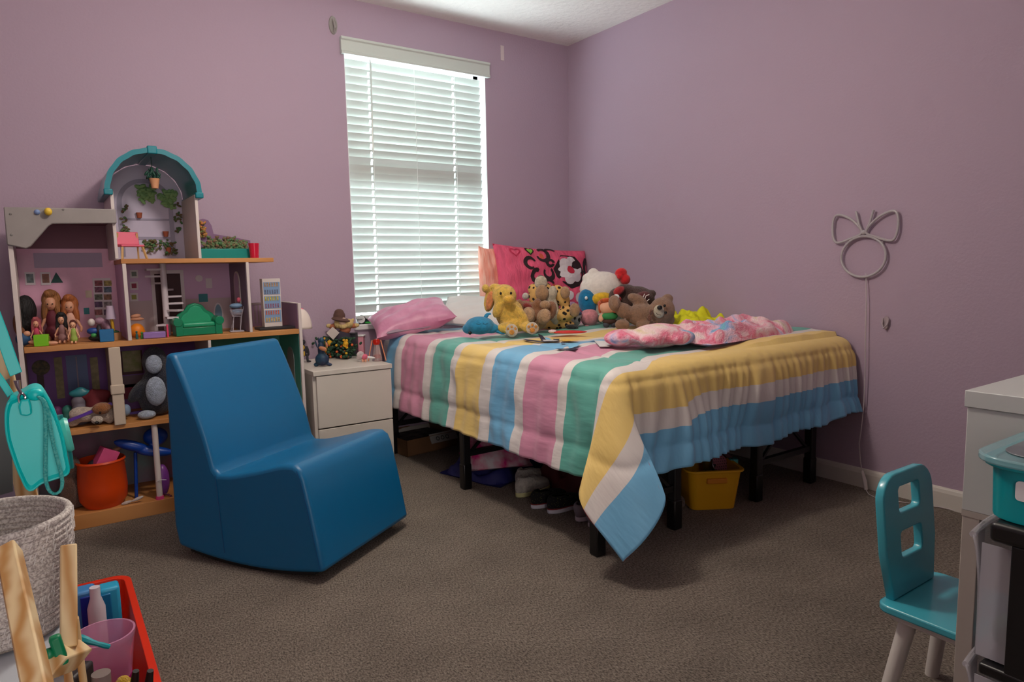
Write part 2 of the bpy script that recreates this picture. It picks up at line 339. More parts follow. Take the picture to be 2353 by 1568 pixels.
# ---------------------------------------------------------------- right foreground
dk = thing('desk', 'white desk with deep side panel and slim legs', 'desk', (-1.15, -3.5, 0))
mdw = mat('desk_white', (196, 200, 198), rough=.45)
DX0, DX1, DY0, DY1, DZ = -1.545, -.95, -4.1, -3.058, .77
def kl(p): return (p[0]+1.15, p[1]+3.5, p[2])
MB().box(kl((DX0-.004, DY0, DZ-.032)), kl((DX1, DY1+.004, DZ))).build('desk_top', mdw, dk, bev=.0015)
o = MB(); o.box(kl((DX0, DY0, DZ-.235)), kl((DX0+.02, DY1, DZ-.032))); o.box(kl((DX0+.02, DY1-.018, DZ-.14)), kl((DX1, DY1, DZ-.032))); o.build('side_panel', mdw, dk, bev=.0015)
mlg = mat('desk_leg', (178, 170, 162), rough=.4)
for x, y in ((DX0+.001, DY1-.031), (DX1-.03, DY1-.031), (DX0+.001, DY0), (DX1-.03, DY0)): MB().box(kl((x, y, 0)), kl((x+.03, y+.03, DZ-.235 if x < -1.4 else DZ-.032))).build('leg', mlg, dk, bev=.0015)
MB().box(kl((DX0, DY0, DZ-.247)), kl((DX0+.025, DY1, DZ-.235))).build('rail', mlg, dk)
# child chair
kc = thing('child_chair', 'small turquoise child chair with two window cutouts and white legs', 'chair', (-1.36, -2.99, 0))
def cl(p): return (p[0]+1.36, p[1]+2.99, p[2])
mtq = mat('chair_turquoise', (66, 172, 190), rough=.25, coat=.3); mcw = mat('chair_leg_white', (210, 206, 200), rough=.4)
SZ = .262
def rrect(x0, z0, x1, z1, r, n=6):
    P = []
    for cx, cz, a0 in ((x1-r, z1-r, 0), (x0+r, z1-r, PI/2), (x0+r, z0+r, PI), (x1-r, z0+r, 1.5*PI)):
        for i in range(n+1): a = a0+PI/2*i/n; P.append((cx+r*math.cos(a), cz+r*math.sin(a)))
    return P
def curve_solid(name, outer, holes, depth_, m, par, bevel=.003):
    cu = bpy.data.curves.new(name, 'CURVE'); cu.dimensions = '2D'; cu.fill_mode = 'BOTH'; cu.extrude = depth_/2-bevel; cu.bevel_depth = bevel; cu.bevel_resolution = 2
    for P in [outer]+holes:
        s_ = cu.splines.new('POLY'); s_.points.add(len(P)-1); s_.use_cyclic_u = True
        for i, (x, y) in enumerate(P): s_.points[i].co = (x, y, 0, 1)
    ob = bpy.data.objects.new(name, cu); COL.objects.link(ob); dg = bpy.context.evaluated_depsgraph_get(); me = bpy.data.meshes.new_from_object(ob.evaluated_get(dg))
    bpy.data.objects.remove(ob); o = bpy.data.objects.new(name, me); COL.objects.link(o); me.materials.clear(); me.materials.append(m); o.parent = par
    return o
CX0, CX1 = -1.505, -1.245; CY = -2.898
bw = .222
outer = [(0.02, 0), (bw-.02, 0)]+[(bw, .10)]+rrect(0, .0, bw, .272, .055)[0:14]+[(0, .10)]
ho = []
for z0 in (.078, .180): ho.append([(x, z) for x, z in rrect(.060, z0, bw-.060, z0+.066, .014)][::-1])
bkr = curve_solid('backrest', outer, ho, .020, mtq, kc, .004); bkr.rotation_euler = (PI/2-.10, 0, 0); bkr.location = cl((CX0+.014, CY, SZ+.004))
seat_o = rrect(CX0-.005, CY-.262, CX1+.005, CY+.016, .03)
o = MB(); o.prism(seat_o, lambda x, y: Vector(cl((x, y, SZ-.018))), lambda x, y: Vector(cl((x, y, SZ)))); o.build('seat', mtq, kc, bev=.004)
o = MB(); o.prism(rrect(CX0+.012, CY-.245, CX1-.012, CY+.002, .03), lambda x, y: Vector(cl((x, y, SZ-.036))), lambda x, y: Vector(cl((x, y, SZ-.018)))); o.build('seat_frame', mcw, kc, bev=.003)
for sx, sy in ((-1, 1), (1, 1), (-1, -1), (1, -1)):
    cx = (CX0+CX1)/2; cy = CY-.122
    MB().tube([cl((cx+sx*.088, cy+sy*.085, SZ-.036)), cl((cx+sx*.122, cy+sy*.120, 0))], [.018, .015], 20).build('leg', mcw, kc)
# drawer cart with black frame and clear drawers
ct = thing('drawer_cart', 'black framed cart with clear plastic drawers in front of desk', 'drawer cart', (-1.66, -3.42, 0), 0)
ex, ey = -1.66, -3.42
def ql(p): return (p[0]-ex, p[1]-ey, p[2])
mbf = mat('cart_black', (12, 12, 14), rough=.35)
KX0, KX1, KY0, KY1, KT = -1.82, -1.562, -3.60, -3.232, .62
MB().box(ql((KX0, KY0, KT-.032)), ql((KX1, KY1+.030, KT))).build('top_panel', mbf, ct, bev=.008, seg=3)
o = MB(); o.box(ql((KX0+.002, KY0, .04)), ql((KX0+.014, KY1, KT-.03))).box(ql((KX1-.014, KY0, .04)), ql((KX1-.002, KY1, KT-.03))).box(ql((KX0+.014, KY0, .04)), ql((KX1-.014, KY0+.01, KT-.03))).box(ql((KX0+.014, KY0, .04)), ql((KX1-.014, KY1, .055))); o.build('frame', mbf, ct, bev=.002)
for z in (.205, .385): MB().box(ql((KX0+.001, KY0+.02, z-.014)), ql((KX1-.001, KY1+.034, z+.004))).build('shelf_rail', mbf, ct, bev=.004)
for x in (KX0+.03, KX1-.03):
    for y in (KY0+.03, KY1-.03): MB().cyl(ql((x, y, .0)), ql((x, y, .042)), .014).build('foot', mbf, ct)
mclr = mat('drawer_clear', (200, 198, 206), rough=.25, alpha=.42)
for z0, z1 in ((.058, .185), (.212, .366), (.392, .585)):
    dr = MB()
    def f(a, b):   # bowed front facing the desk
        return Vector(ql((KX0+.018+a*(KX1-KX0-.036), KY1+.044+.010*math.sin(a*PI)+.012*b**4, z0+b*(z1-z0))))
    dr.grid(f, 14, 12); d0 = dr.build('drawer', mclr, ct, solid=.003)
    o = MB(); o.box(ql((KX0+.018, KY0+.03, z0)), ql((KX0+.020, KY1+.044, z1-.008))).box(ql((KX1-.020, KY0+.03, z0)), ql((KX1-.018, KY1+.044, z1-.008))).box(ql((KX0+.02, KY0+.03, z0)), ql((KX1-.02, KY1+.044, z0+.002))); o.build('drawer_side', mclr, d0, smooth=False)
    MB().tube([ql((KX0+.02+(KX1-KX0-.04)*i/10, KY1+.058+.010*math.sin(i/10*PI), z1)) for i in range(11)], .005, 8).build('drawer_handle', mclr, d0)
for i, (x, y, z, s_, c_, lab) in enumerate(((-1.75, -3.215, .216, (.04, .03, .05), (40, 70, 130), 'blue item seen through the cart drawer'), (-1.76, -3.22, .395, (.03, .025, .03), (50, 120, 110), 'green item seen through the cart drawer'), (-1.70, -3.21, .395, (.035, .028, .02), (70, 70, 120), 'dark blue item in the top cart drawer'))):
    o = MB().ell((0, 0, s_[2]), s_).build('drawer_item', mat('di%d' % i, c_, rough=.5)); o.location = (x, y, z+.004); tag(o, lab, 'item')
# teal storage box with clear lid
tb = thing('storage_box', 'teal plastic storage box with clear lid on black cart', 'box', (-1.688, -3.352, KT+.0005))
smoothbox('box_body', mat('box_teal', (0, 148, 156), rough=.3), .235, .335, .082, tb, taper=.985, r=.045, th=.003)
def lidf():
    o = MB(); P = rrect(-.136, -.185, .136, .185, .055)
    o.prism(P, lambda x, y: Vector((x, y, .088)), lambda x, y: Vector((x, y, .100))); return o.build('lid', mat('lid_clear', (150, 196, 204), rough=.2, alpha=.55), tb, bev=.003)
lidf(); o = MB(); o.prism(rrect(-.105, -.155, .105, .155, .04), lambda x, y: Vector((x, y, .1005)), lambda x, y: Vector((x, y, .103))); o.build('lid_panel', mat('lid_grey', (120, 128, 134), rough=.35, c2=(90, 96, 102), vscale=14), tb, bev=.001)
o = MB(); P = rrect(-.065, .038, .065, .068, .006); o.prism(P, lambda x, z: Vector((-.1195, x+.058, z)), lambda x, z: Vector((-.1165, x+.058, z))); o.build('white_label', mat('label_white', (222, 220, 222), rough=.5), tb, smooth=False)
# ---------------------------------------------------------------- bed
BX0, BX1, BY0, BY1 = -1.435, -.06, -1.88, -.03
mblk = mat('black_metal', (14, 14, 16), rough=.45)
bed = thing('bed_frame', 'black metal platform bed frame under the striped comforter', 'bed', ((BX0+BX1)/2, (BY0+BY1)/2, 0))
def bl(p): return (p[0]-bed.location.x, p[1]-bed.location.y, p[2])
XS = [-1.43, -1.04, -.60, -.21]; r_ = MB()
XS = [-1.437, -1.041, -.531, -.129]
for x in (BX0, -.75, BX1): r_.box(bl((x-.02, BY0, .30)), bl((x+.02, BY1, .34)))
for y in (BY0, -.97, BY1): r_.box(bl((BX0, y-.02, .30)), bl((BX1, y+.02, .34)))
r_.build('side_rail', mblk, bed, bev=.003)
g = MB()
for i in range(14): y = BY0+(BY1-BY0)*(i+.5)/14; g.box(bl((BX0, y-.01, .325)), bl((BX1, y+.01, .337)))
g.build('deck_bars', mblk, bed)
for y, xs in ((BY0, XS), (-.97, (XS[0], -.75, -.129)), (-.2, (XS[0], -.75, -.129))):
    for x in xs:
        MB().box(bl((x-.019, y-.019, 0)), bl((x+.019, y+.019, .31))).build('leg', mblk, bed, bev=.004)
        MB().box(bl((x-.022, y-.022, 0)), bl((x+.022, y+.022, .12))).build('leg_foot', mat('black_plastic', (10, 10, 12), rough=.3), bed, bev=.006)
for y, xa, xb in ((BY0, XS[2], XS[3]), (BY0, XS[0], XS[1]), (-.97, XS[0], -.75), (-.2, XS[0], -.75)):
    MB().bar(bl((xa, y, .165)), bl((xb, y, .165)), .024, .024).build('brace', mblk, bed)
    MB().bar(bl((xa+.03, y, .17)), bl((xa+.19, y, .31)), .012, .012).build('strut', mblk, bed)
    MB().bar(bl((xb-.03, y, .17)), bl((xb-.19, y, .31)), .012, .012).build('strut', mblk, bed)
tag(MB().box((BX0+.02, BY0+.03, .34), (BX1-.01, -.02, .635)).build('mattress', mat('mattress_white', (215, 215, 215), rough=.8), bev=.04, seg=4), 'white mattress lying on the black bed frame', 'mattress')

# comforter ------------------------------------------------------
TOP = .672; XE, YE = -1.40, -1.93; RR = .085; OA, OB = .435, .415
def prof(a, fl=.10):
    q = RR*PI/2
    if a < q: return RR*math.sin(a/RR), RR*(1-math.cos(a/RR))
    return RR+fl*(a-q), RR+math.sqrt(1-fl*fl)*(a-q)
def sstep(a, b, x): x = min(1, max(0, (x-a)/(b-a))); return x*x*(3-2*x)
def puff(d, seams=(.10, .335)):
    # distance to nearest stitched channel line
    m = min(abs(d-s) for s in seams); return 1-math.exp(-m/.022)
def cpos(X, Y):
    a = max(0, XE-X); b_ = max(0, YE-Y); x = max(X, XE); y = max(Y, YE)
    wx = (X*9.0, Y*9.0, 0)
    if a == 0 and b_ == 0:
        z = TOP+.012*noise.noise(Vector((X*3.1, Y*2.7, 1.3)))+.006*noise.noise(Vector((X*11, Y*8, 4)))
        z += .022*sstep(-1.0, -.2, X)          # quilt rides up towards the wall
        for s in (-.22, -.47, -.72, -.97):
            z -= .012*math.exp(-((X-XE+s+.02)/.02)**2) if False else 0
        z -= .008*math.exp(-(abs((XE-.0+.16)-X)/.016)**2)
        return Vector((x, y, z+.008))
    rho = math.hypot(a, b_); out, dn = prof(rho); ca, sb = a/rho, b_/rho
    P = Vector((x-out*ca, y-out*sb, TOP+.008-dn))
    if a > 0 and b_ > 0:
        s2 = 2*ca*sb; wgt = .80*s2**1.3*sstep(.03, .42, rho)
        out = out+.22*s2*sstep(.05, .6, rho)*rho; P = Vector((XE-out*ca, YE-out*sb, P.z))
        wt = (a-b_)/math.sqrt(2); dr = (a+b_)/math.sqrt(2)*1.03; o2 = .06+.30*rho
        S = Vector((XE, YE, TOP+.008-max(0, dr-.02)))+Vector((-.62, -1, 0)).normalized()*o2+Vector((-1, 1, 0)).normalized()*wt*(1.0 if wt > 0 else 1.25)
        P = P.lerp(S, wgt)
        n = Vector((-1, -1, 0)).normalized()
        P += n*(.012*math.sin(wt*26+rho*5)*sstep(.1, .35, rho)*s2)
    elif a > 0:
        n = Vector((-1, 0, 0)); g_ = sstep(0, .12, a)
        P += n*g_*(.012*noise.noise(Vector((Y*7, a*9, 2)))+.004*math.sin(Y*60+3*noise.noise(Vector((Y*5, a*5, 0)))))
        P.z += .018*noise.noise(Vector((Y*2.5, 0, 7)))*sstep(.15, .4, a)+.03*sstep(-1.1, -.3, Y)*sstep(.2, .44, a)*0
    else:
        n = Vector((0, -1, 0)); g_ = sstep(.02, .25, b_)
        ph = X*62+7*noise.noise(Vector((X*4, b_*2, 3)))+b_*6
        am = .35+.9*abs(noise.noise(Vector((X*3.3, 2, b_*2)))); P += n*g_*(.011*am*math.sin(ph)+.006*math.sin(ph*2.13+1)+.03*noise.noise(Vector((X*4, b_*3, 9))))
        P.z += (.02*noise.noise(Vector((X*5, 0, 5)))+.035*sstep(-.7, -.1, X))*sstep(.15, .44, b_)
    # stitched channels
    P += n*.011*(puff(rho)-.6)*sstep(0, .06, rho)
    return P
NX, NY = 190, 250
X0, X1, Y0_, Y1_ = XE-OA, -.03, YE-OB, -.25
cb = bmesh.new(); uvl = cb.loops.layers.uv.new('flat'); V = []; F2 = {}
for j in range(NY+1):
    row = []
    for i in range(NX+1):
        X = X0+(X1-X0)*i/NX; Y = Y0_+(Y1_-Y0_)*j/NY; vv = cb.verts.new(cpos(X, Y)); F2[vv] = (X, Y); row.append(vv)
    V.append(row)
for j in range(NY):
    for i in range(NX):
        fc = cb.faces.new([V[j][i], V[j][i+1], V[j+1][i+1], V[j+1][i]])
        for lp in fc.loops: X, Y = F2[lp.vert]; lp[uvl].uv = (-X/2.5, (-Y+max(.15*sstep(-1.40, -1.05, X)*sstep(1.1, 1.9, -Y), .12*sstep(1.93, 2.12, -Y)))/2.5)
me = bpy.data.meshes.new('comforter'); cb.to_mesh(me); cb.free(); com = bpy.data.objects.new('comforter', me); COL.objects.link(com)
for p_ in me.polygons: p_.use_smooth = True
def quilt():
    m = bpy.data.materials.new('striped_quilt'); m.use_nodes = True; nt = m.node_tree; b = nt.nodes['Principled BSDF']; b.inputs['Roughness'].default_value = .55; b.inputs['Sheen Weight'].default_value = .15
    uv = nt.nodes.new('ShaderNodeUVMap'); uv.uv_map = 'flat'; sp = nt.nodes.new('ShaderNodeSeparateXYZ'); nt.links.new(uv.outputs[0], sp.inputs[0])
    YEL, BLU, PNK, TEA, WHT = (232, 202, 122), (112, 176, 214), (208, 142, 168), (94, 170, 156), (218, 212, 208)
    st = [(0, BLU), (.37, WHT), (.43, PNK), (.70, WHT), (.765, TEA), (.945, WHT), (1.015, YEL), (1.215, WHT), (1.28, BLU), (1.46, WHT), (1.525, PNK), (1.72, WHT), (1.775, TEA), (1.945, WHT), (2.005, YEL), (2.255, WHT), (2.315, BLU)]
    r = nt.nodes.new('ShaderNodeValToRGB'); r.color_ramp.interpolation = 'CONSTANT'; e = r.color_ramp.elements
    for i, (p, c) in enumerate(st):
        el = e[i] if i < 2 else e.new(p/2.5)
        el.position = p/2.5; el.color = (*lin(c), 1)
    nt.links.new(sp.outputs['Y'], r.inputs[0]); nt.links.new(r.outputs[0], b.inputs['Base Color'])
    n = nt.nodes.new('ShaderNodeTexNoise'); n.inputs['Scale'].default_value = 26; n.inputs['Detail'].default_value = 2
    mp = nt.nodes.new('ShaderNodeMapping'); mp.inputs['Scale'].default_value = (3.2, .8, 1); mp.inputs['Rotation'].default_value = (0, 0, .5)
    nt.links.new(uv.outputs[0], mp.inputs[0]); nt.links.new(mp.outputs[0], n.inputs['Vector'])
    bp = nt.nodes.new('ShaderNodeBump'); bp.inputs['Strength'].default_value = .4; bp.inputs['Distance'].default_value = .008; nt.links.new(n.outputs[0], bp.inputs['Height']); nt.links.new(bp.outputs[0], b.inputs['Normal'])
    return m
me.materials.append(quilt()); me.materials.append(mat('quilt_underside', (190, 70, 75), rough=.8))
sd = com.modifiers.new('so', 'SOLIDIFY'); sd.thickness = .012; sd.offset = 1; sd.material_offset = 1; sd.material_offset_rim = 1
def fix_normals(o):
    b = bmesh.new(); b.from_mesh(o.data); b.normal_update()
    up = sum(1 for f in b.faces if f.normal.z > 0)
    if up < len(b.faces)/2: bmesh.ops.reverse_faces(b, faces=b.faces[:])
    b.to_mesh(o.data); b.free()
fix_normals(com); sd.offset = -1
tag(com, 'comforter striped pink, teal, yellow and blue draped over the bed', 'comforter')
# printed shapes on the quilt: loose navy strokes, white puffs
def patch(name, pts, m, lift=.003):
    P = [cpos(x, y)+Vector((0, 0, lift)) for x, y in pts]; b = MB(); c = sum(P, Vector())/len(P)
    vs_ = [b._v(p) for p in P]; cc = b._v(c)
    for i in range(len(P)): b.bm.faces.new([vs_[i], vs_[(i+1) % len(P)], cc])
    o = b.build(name, m, com, smooth=False); return o
nav = mat('print_navy', (38, 40, 62), rough=.8); pw = mat('print_white', (205, 205, 205), rough=.8); pbl = mat('print_blue', (120, 180, 212), rough=.8); pye = mat('print_yellow', (226, 182, 80), rough=.8)
def top(u, v): q = at(u, v, 'z', TOP+.012); return (q.x, q.y)
for m_, lf, L_ in ((nav, .007, [[(1200, 778), (1230, 783), (1262, 781), (1290, 787), (1275, 790), (1235, 789), (1212, 784)], [(1236, 767), (1246, 770), (1256, 781), (1244, 781)], [(1270, 778), (1286, 778), (1284, 784), (1274, 783)], [(1275, 803), (1300, 801), (1330, 802), (1318, 805), (1285, 805)], [(1290, 791), (1300, 792), (1298, 794), (1288, 794)], [(1390, 772), (1398, 771), (1404, 775), (1394, 775)]]),
                   (pw, .0095, [[(1246, 781), (1270, 782), (1284, 785), (1276, 787), (1250, 786)], [(1350, 783), (1362, 780), (1374, 783), (1366, 786), (1354, 785)], [(1365, 790), (1395, 789), (1412, 796), (1400, 801), (1378, 801)]]),
                   (pbl, .008, [[(1252, 775), (1262, 777), (1268, 781), (1254, 780)], [(1304, 798), (1318, 795), (1334, 796), (1326, 801), (1308, 802)]]),
                   (pye, .008, [[(1288, 779), (1312, 781), (1332, 783), (1326, 787), (1294, 787)]])):
    for pts in L_: patch('printed_shape', [top(*p) for p in pts], m_, lf)

# ---------------------------------------------------------------- nightstand
mns = mat('nightstand_white', (206, 200, 190), rough=.4)
NS = thing('nightstand', 'white two drawer nightstand between dollhouse and bed', 'nightstand', (-1.775, -.27, 0))
def nl(p): return (p[0]+1.775, p[1]+.27, p[2])
nx0, nx1, ny0, ny1 = -1.972, -1.575, -.50, -.03
c = MB(); c.box(nl((nx0, ny0+.018, 0)), nl((nx0+.016, ny1, .53))).box(nl((nx1-.016, ny0+.018, 0)), nl((nx1, ny1, .53))).box(nl((nx0+.016, ny1-.01, .02)), nl((nx1-.016, ny1, .53))).box(nl((nx0+.016, ny0+.03, .02)), nl((nx1-.016, ny1, .04)))
c.build('cabinet', mns, NS, bev=.0015)
MB().box(nl((nx0-.002, ny0-.004, .527)), nl((nx1+.002, ny1, .55))).build('top_panel', mns, NS, bev=.002)
for z0, z1 in ((.273, .5235), (.03, .267)):
    d = MB(); d.box(nl((nx0+.014, ny0, z0)), nl((nx1-.003, ny0+.018, z1))).build('drawer', mns, NS, bev=.002)

# ---------------------------------------------------------------- blue rocking chair
ph = -.994; D = Vector((math.cos(ph), math.sin(ph), 0)); Nn = Vector((-D.y, D.x, 0)); CW = .533
ch = thing('rocking_chair', 'bright blue padded child rocking chair with curved bottom', 'chair', (-2.427, -1.336, 0))
def sm(P, n=6):
    out = []; m = len(P)
    for i in range(m-1):
        p0, p1, p2, p3 = [Vector((*P[min(max(i+j-1, 0), m-1)], 0)) for j in range(4)]
        for q in range(n):
            t = q/n; r = .5*((2*p1)+(p2-p0)*t+(2*p0-5*p1+4*p2-p3)*t*t+(3*p1-p0-3*p2+p3)*t**3); out.append((r.x, r.y))
    out.append(P[-1]); return out
botc = [(p, .012+(p+.09)**2*.30) for p in [-.415+(.640)*i/14 for i in range(15)]]
backf = sm([(-.372, .735), (-.335, .66), (-.292, .56), (-.252, .455), (-.222, .345)], 5)
seatt = sm([(-.205, .328), (-.14, .334), (-.03, .360), (.07, .388), (.125, .392)], 4)
frontf = [(.150, .375), (.163, .345), (.185, .25), (.205, .15), (.224, .052)]
rear = [(-.430, .12), (-.426, .4), (-.421, .70), (-.412, .735), (-.392, .748)]
# backrest shell and seat block, each one upholstered body
def ext(pr, name, m, q0, q1, bev, par=ch):
    b_ = MB(); b_.prism(pr, lambda p, z: D*p+Nn*q0+Vector((0, 0, z)), lambda p, z: D*p+Nn*q1+Vector((0, 0, z)))
    return b_.build(name, m, par, bev=bev, seg=4, ang=50)
mvinyl = mat('blue_vinyl', (0, 98, 146), rough=.42, bump=.05, bscale=300, coat=.05)
bb_ = [q for q in botc]
ext(bb_+frontf[::-1][1:]+seatt[::-1]+backf[::-1]+rear[::-1][0:], 'seat_body', mvinyl, 0, CW, .016)
# seams
ms = mat('blue_seam', (0, 70, 120), rough=.6)
for q in (-.0012, CW+.0012):
    MB().tube([D*p+Nn*q+Vector((0, 0, z)) for p, z in ((-.214, .325), (-.206, .2), (-.195, .05))], .0012, 5).build('seam', ms, ch)
    MB().tube([D*(p-.012)+Nn*q+Vector((0, 0, z)) for p, z in frontf[::-1]], .0012, 5).build('seam', ms, ch)
mrk = mat('rocker_black', (14, 14, 16), rough=.5)
rb = [(p, z-.011) for p, z in botc[1:-1]]+[(p, z+.003) for p, z in botc[1:-1]][::-1]
ext(rb, 'rocker_base', mrk, .012, CW-.012, .002)
MB().box((0, 0, 0), (.022, .002, .03), None).build('tag', mat('cyan_tag', (60, 190, 205), rough=.7), ch).location = D*-.442+Nn*.03+Vector((0, 0, .11))
# ---------------------------------------------------------------- things on the bed
BT = .692
GP = 'plush toys on the bed'
def pillow(name, label, loc, size, rot, m, group=None, pinch=.9):
    """soft pillow: size (w,h,thick), local xz plane standing, thickness along y"""
    o = MB(); W_, H_, T_ = size
    for sgn in (-1, 1):
        def f(u, v, sgn=sgn):
            a = 2*u-1; b = 2*v-1; e = max(0, (1-abs(a)**2.6)*(1-abs(b)**2.6))**.45
            sx = 1-.07*(1-abs(b)**2)*abs(a)**3; sz = 1-.07*(1-abs(a)**2)*abs(b)**3
            w_ = .035*T_*(math.sin(a*9+b*4)+math.sin(b*11-a*5))
            return Vector((a*W_/2*sz if False else a*W_/2*(1-.06*(1-b*b)*abs(a)), sgn*(T_/2*e)+w_*e, b*H_/2*(1-.06*(1-a*a)*abs(b))))
        o.grid(f, 36, 28)
    bmesh.ops.remove_doubles(o.bm, verts=o.bm.verts[:], dist=.0006)
    ob = o.build(name, m); ob.location = loc; ob.rotation_euler = rot
    return ob
# pink pillow propped in the corner
mpk = mat('pink_plush_fabric', (232, 92, 126), rough=.8, bump=.6, bscale=22, stretch=(4, 1, 1), var=.12, vscale=9)
pp = thing('pillow', 'large hot pink pillow printed with spots and hearts in corner', 'pillow', (-.355, -.17, .93), -.03, 'pillows on the bed')
pp.rotation_euler = (-.26, .07, -.10)
pc = pillow('cover', '', (0, 0, 0), (.70, .44, .17), (0, 0, 0), mpk); pc.parent = pp
def pface(a, b):  # point on the pillow's front at a,b in -1..1
    e = max(0, (1-abs(a)**2.6)*(1-abs(b)**2.6))**.45; w_ = .035*.17*(math.sin(a*9+b*4)+math.sin(b*11-a*5))
    return Vector((a*.35*(1-.06*(1-b*b)*abs(a)), -.085*e+w_*e-.0035, b*.22*(1-.06*(1-a*a)*abs(b))))
mdk = mat('spot_dark', (40, 22, 26), rough=.8); mbr = mat('heart_rose', (186, 40, 76), rough=.8); mgn = mat('heart_green', (130, 190, 70), rough=.8)
def decal(a, b, ra, rb, m, nm='spot', rot=0, arc=None, wd=.045, jag=.25, seed=1, lift=0):
    o = MB(); rnd = random.Random(seed)
    if arc:
        n = 14; t0, t1 = arc; pts = []
        for i in range(n+1):
            t = t0+(t1-t0)*i/n; w2 = wd*(.6+.4*math.sin(PI*i/n)+rnd.uniform(-.1, .1))
            for q in (1-w2/max(ra, 1e-3), 1+w2/max(ra, 1e-3)): pts.append((a+(ra*q*math.cos(t)*math.cos(rot)-rb*q*math.sin(t)*math.sin(rot)), b+(ra*q*math.cos(t)*math.sin(rot)+rb*q*math.sin(t)*math.cos(rot))))
        vs_ = [o._v(pface(*p)) for p in pts]
        for i in range(n): o.bm.faces.new([vs_[2*i], vs_[2*i+1], vs_[2*i+3], vs_[2*i+2]])
    else:
        c = o._v(pface(a, b)+Vector((0, -lift, 0))); n = 12
        R_ = [o._v(pface(a+ra*math.cos(2*PI*i/n)*(1+rnd.uniform(-jag, jag)), b+rb*math.sin(2*PI*i/n)*(1+rnd.uniform(-jag, jag)))+Vector((0, -lift, 0))) for i in range(n)]
        for i in range(n): o.bm.faces.new([c, R_[i], R_[(i+1) % n]])
    return o.build(nm, m, pp, smooth=False)
def heart(a, b, s_, m, full=True, wd=.03, lift=0):
    o = MB(); P = []
    for i in range(24):
        t = 2*PI*i/24; P.append((a+s_*.8*math.sin(t)**3, b+s_*1.3*(13*math.cos(t)-5*math.cos(2*t)-2*math.cos(3*t)-math.cos(4*t))/16))
    if full:
        c = o._v(pface(a, b)+Vector((0, -lift, 0))); vs_ = [o._v(pface(*p)+Vector((0, -lift, 0))) for p in P]
        for i in range(24): o.bm.faces.new([c, vs_[i], vs_[(i+1) % 24]])
    else:
        A = [o._v(pface(*p)) for p in P]; B = [o._v(pface(a+(p[0]-a)*.68, b+(p[1]-b)*.68)) for p in P]
        for i in range(24): o.bm.faces.new([A[i], A[(i+1) % 24], B[(i+1) % 24], B[i]])
    o.build('heart', m, pp, smooth=False)
heart(-.66, .74, .13, mbr, False); heart(-.36, .80, .12, mdk); heart(-.36, .80, .08, mgn, lift=.0015)
for q, arc in (((-.40, .40, .10, .17), (.3, 5.2)), ((-.10, .70, .12, .20), (3.4, 8.6)), ((-.30, .02, .08, .17), (1, 5.4)), ((-.03, .12, .10, .17), (2.6, 7.2)), ((-.08, -.26, .12, .16), (.4, 3.6)), ((.02, .44, .07, .1), (0, 6)), ((.08, .84, .10, .10), (.2, 3)), ((.92, .3, .07, .3), (1.2, 5)), ((.90, -.2, .06, .3), (-1.4, 1.6))):
    decal(*q, mdk, arc=arc, wd=.036, seed=int(q[0]*100)+200)
for a, b in ((-.12, .66), (.04, -.3)): decal(a, b, .05, .09, mat('spot_orange', (200, 90, 60), rough=.8), seed=4)
# generic rose blossom where the print sits
mwh = mat('print_cream', (216, 212, 214), rough=.8); mrd = mat('print_red', (190, 36, 62), rough=.8)
decal(.46, .26, .36, .52, mdk, 'printed_blossom', jag=.10, seed=9); 
for i in range(6):
    t = 2*PI*i/6+.3; decal(.46+.17*math.cos(t), .26+.25*math.sin(t), .13, .19, mwh, 'petal', jag=.05, seed=20+i, lift=.0012)
decal(.46, .26, .09, .13, mrd, 'blossom_centre', jag=.08, seed=40, lift=.0024)
for a, b in ((.62, -.55), (.78, -.62), (.40, -.50)): decal(a, b, .09, .14, mwh, 'petal', jag=.1, seed=int(a*70), lift=.001); 
# striped coral case behind
q = pillow('pillow', '', (-.70, -.075, .93), (.16, .44, .09), (-.10, .05, .1), mat('coral_stripe', (240, 150, 130), rough=.8, bump=.3, bscale=30, stretch=(6, 1, .5), c2=(250, 196, 176), vscale=20))
tag(q, 'coral striped pillow standing behind the hot pink pillow beside the blind', 'pillow', 'pillows on the bed')
q = pillow('pillow', '', (-.975, -.32, .775), (.38, .30, .09), (-1.10, .05, -.78), mat('pillow_white', (214, 214, 212), rough=.8, bump=.25, bscale=14))
tag(q, 'plain white pillow lying at the head of the bed behind blue whale', 'pillow', 'pillows on the bed')
q = pillow('pillow', '', (-1.34, -.26, .755), (.44, .32, .135), (-1.30, -.22, -.30), mat('pink_satin', (214, 150, 180), rough=.4, bump=.9, bscale=10, c2=(192, 124, 156), vscale=8))
tag(q, 'rumpled shiny pink pillow at bed head beside the nightstand', 'pillow', 'pillows on the bed')
q = pillow('pillow', '', (-1.395, -.27, .728), (.24, .26, .05), (-1.35, -.1, -.2), mat('grey_fabric', (150, 130, 145), rough=.7, bump=.3, bscale=30))
tag(q, 'small grey cushion tucked into the shiny pink pillow', 'cushion')

ebk = mat('toy_eye', (16, 14, 14), rough=.15)
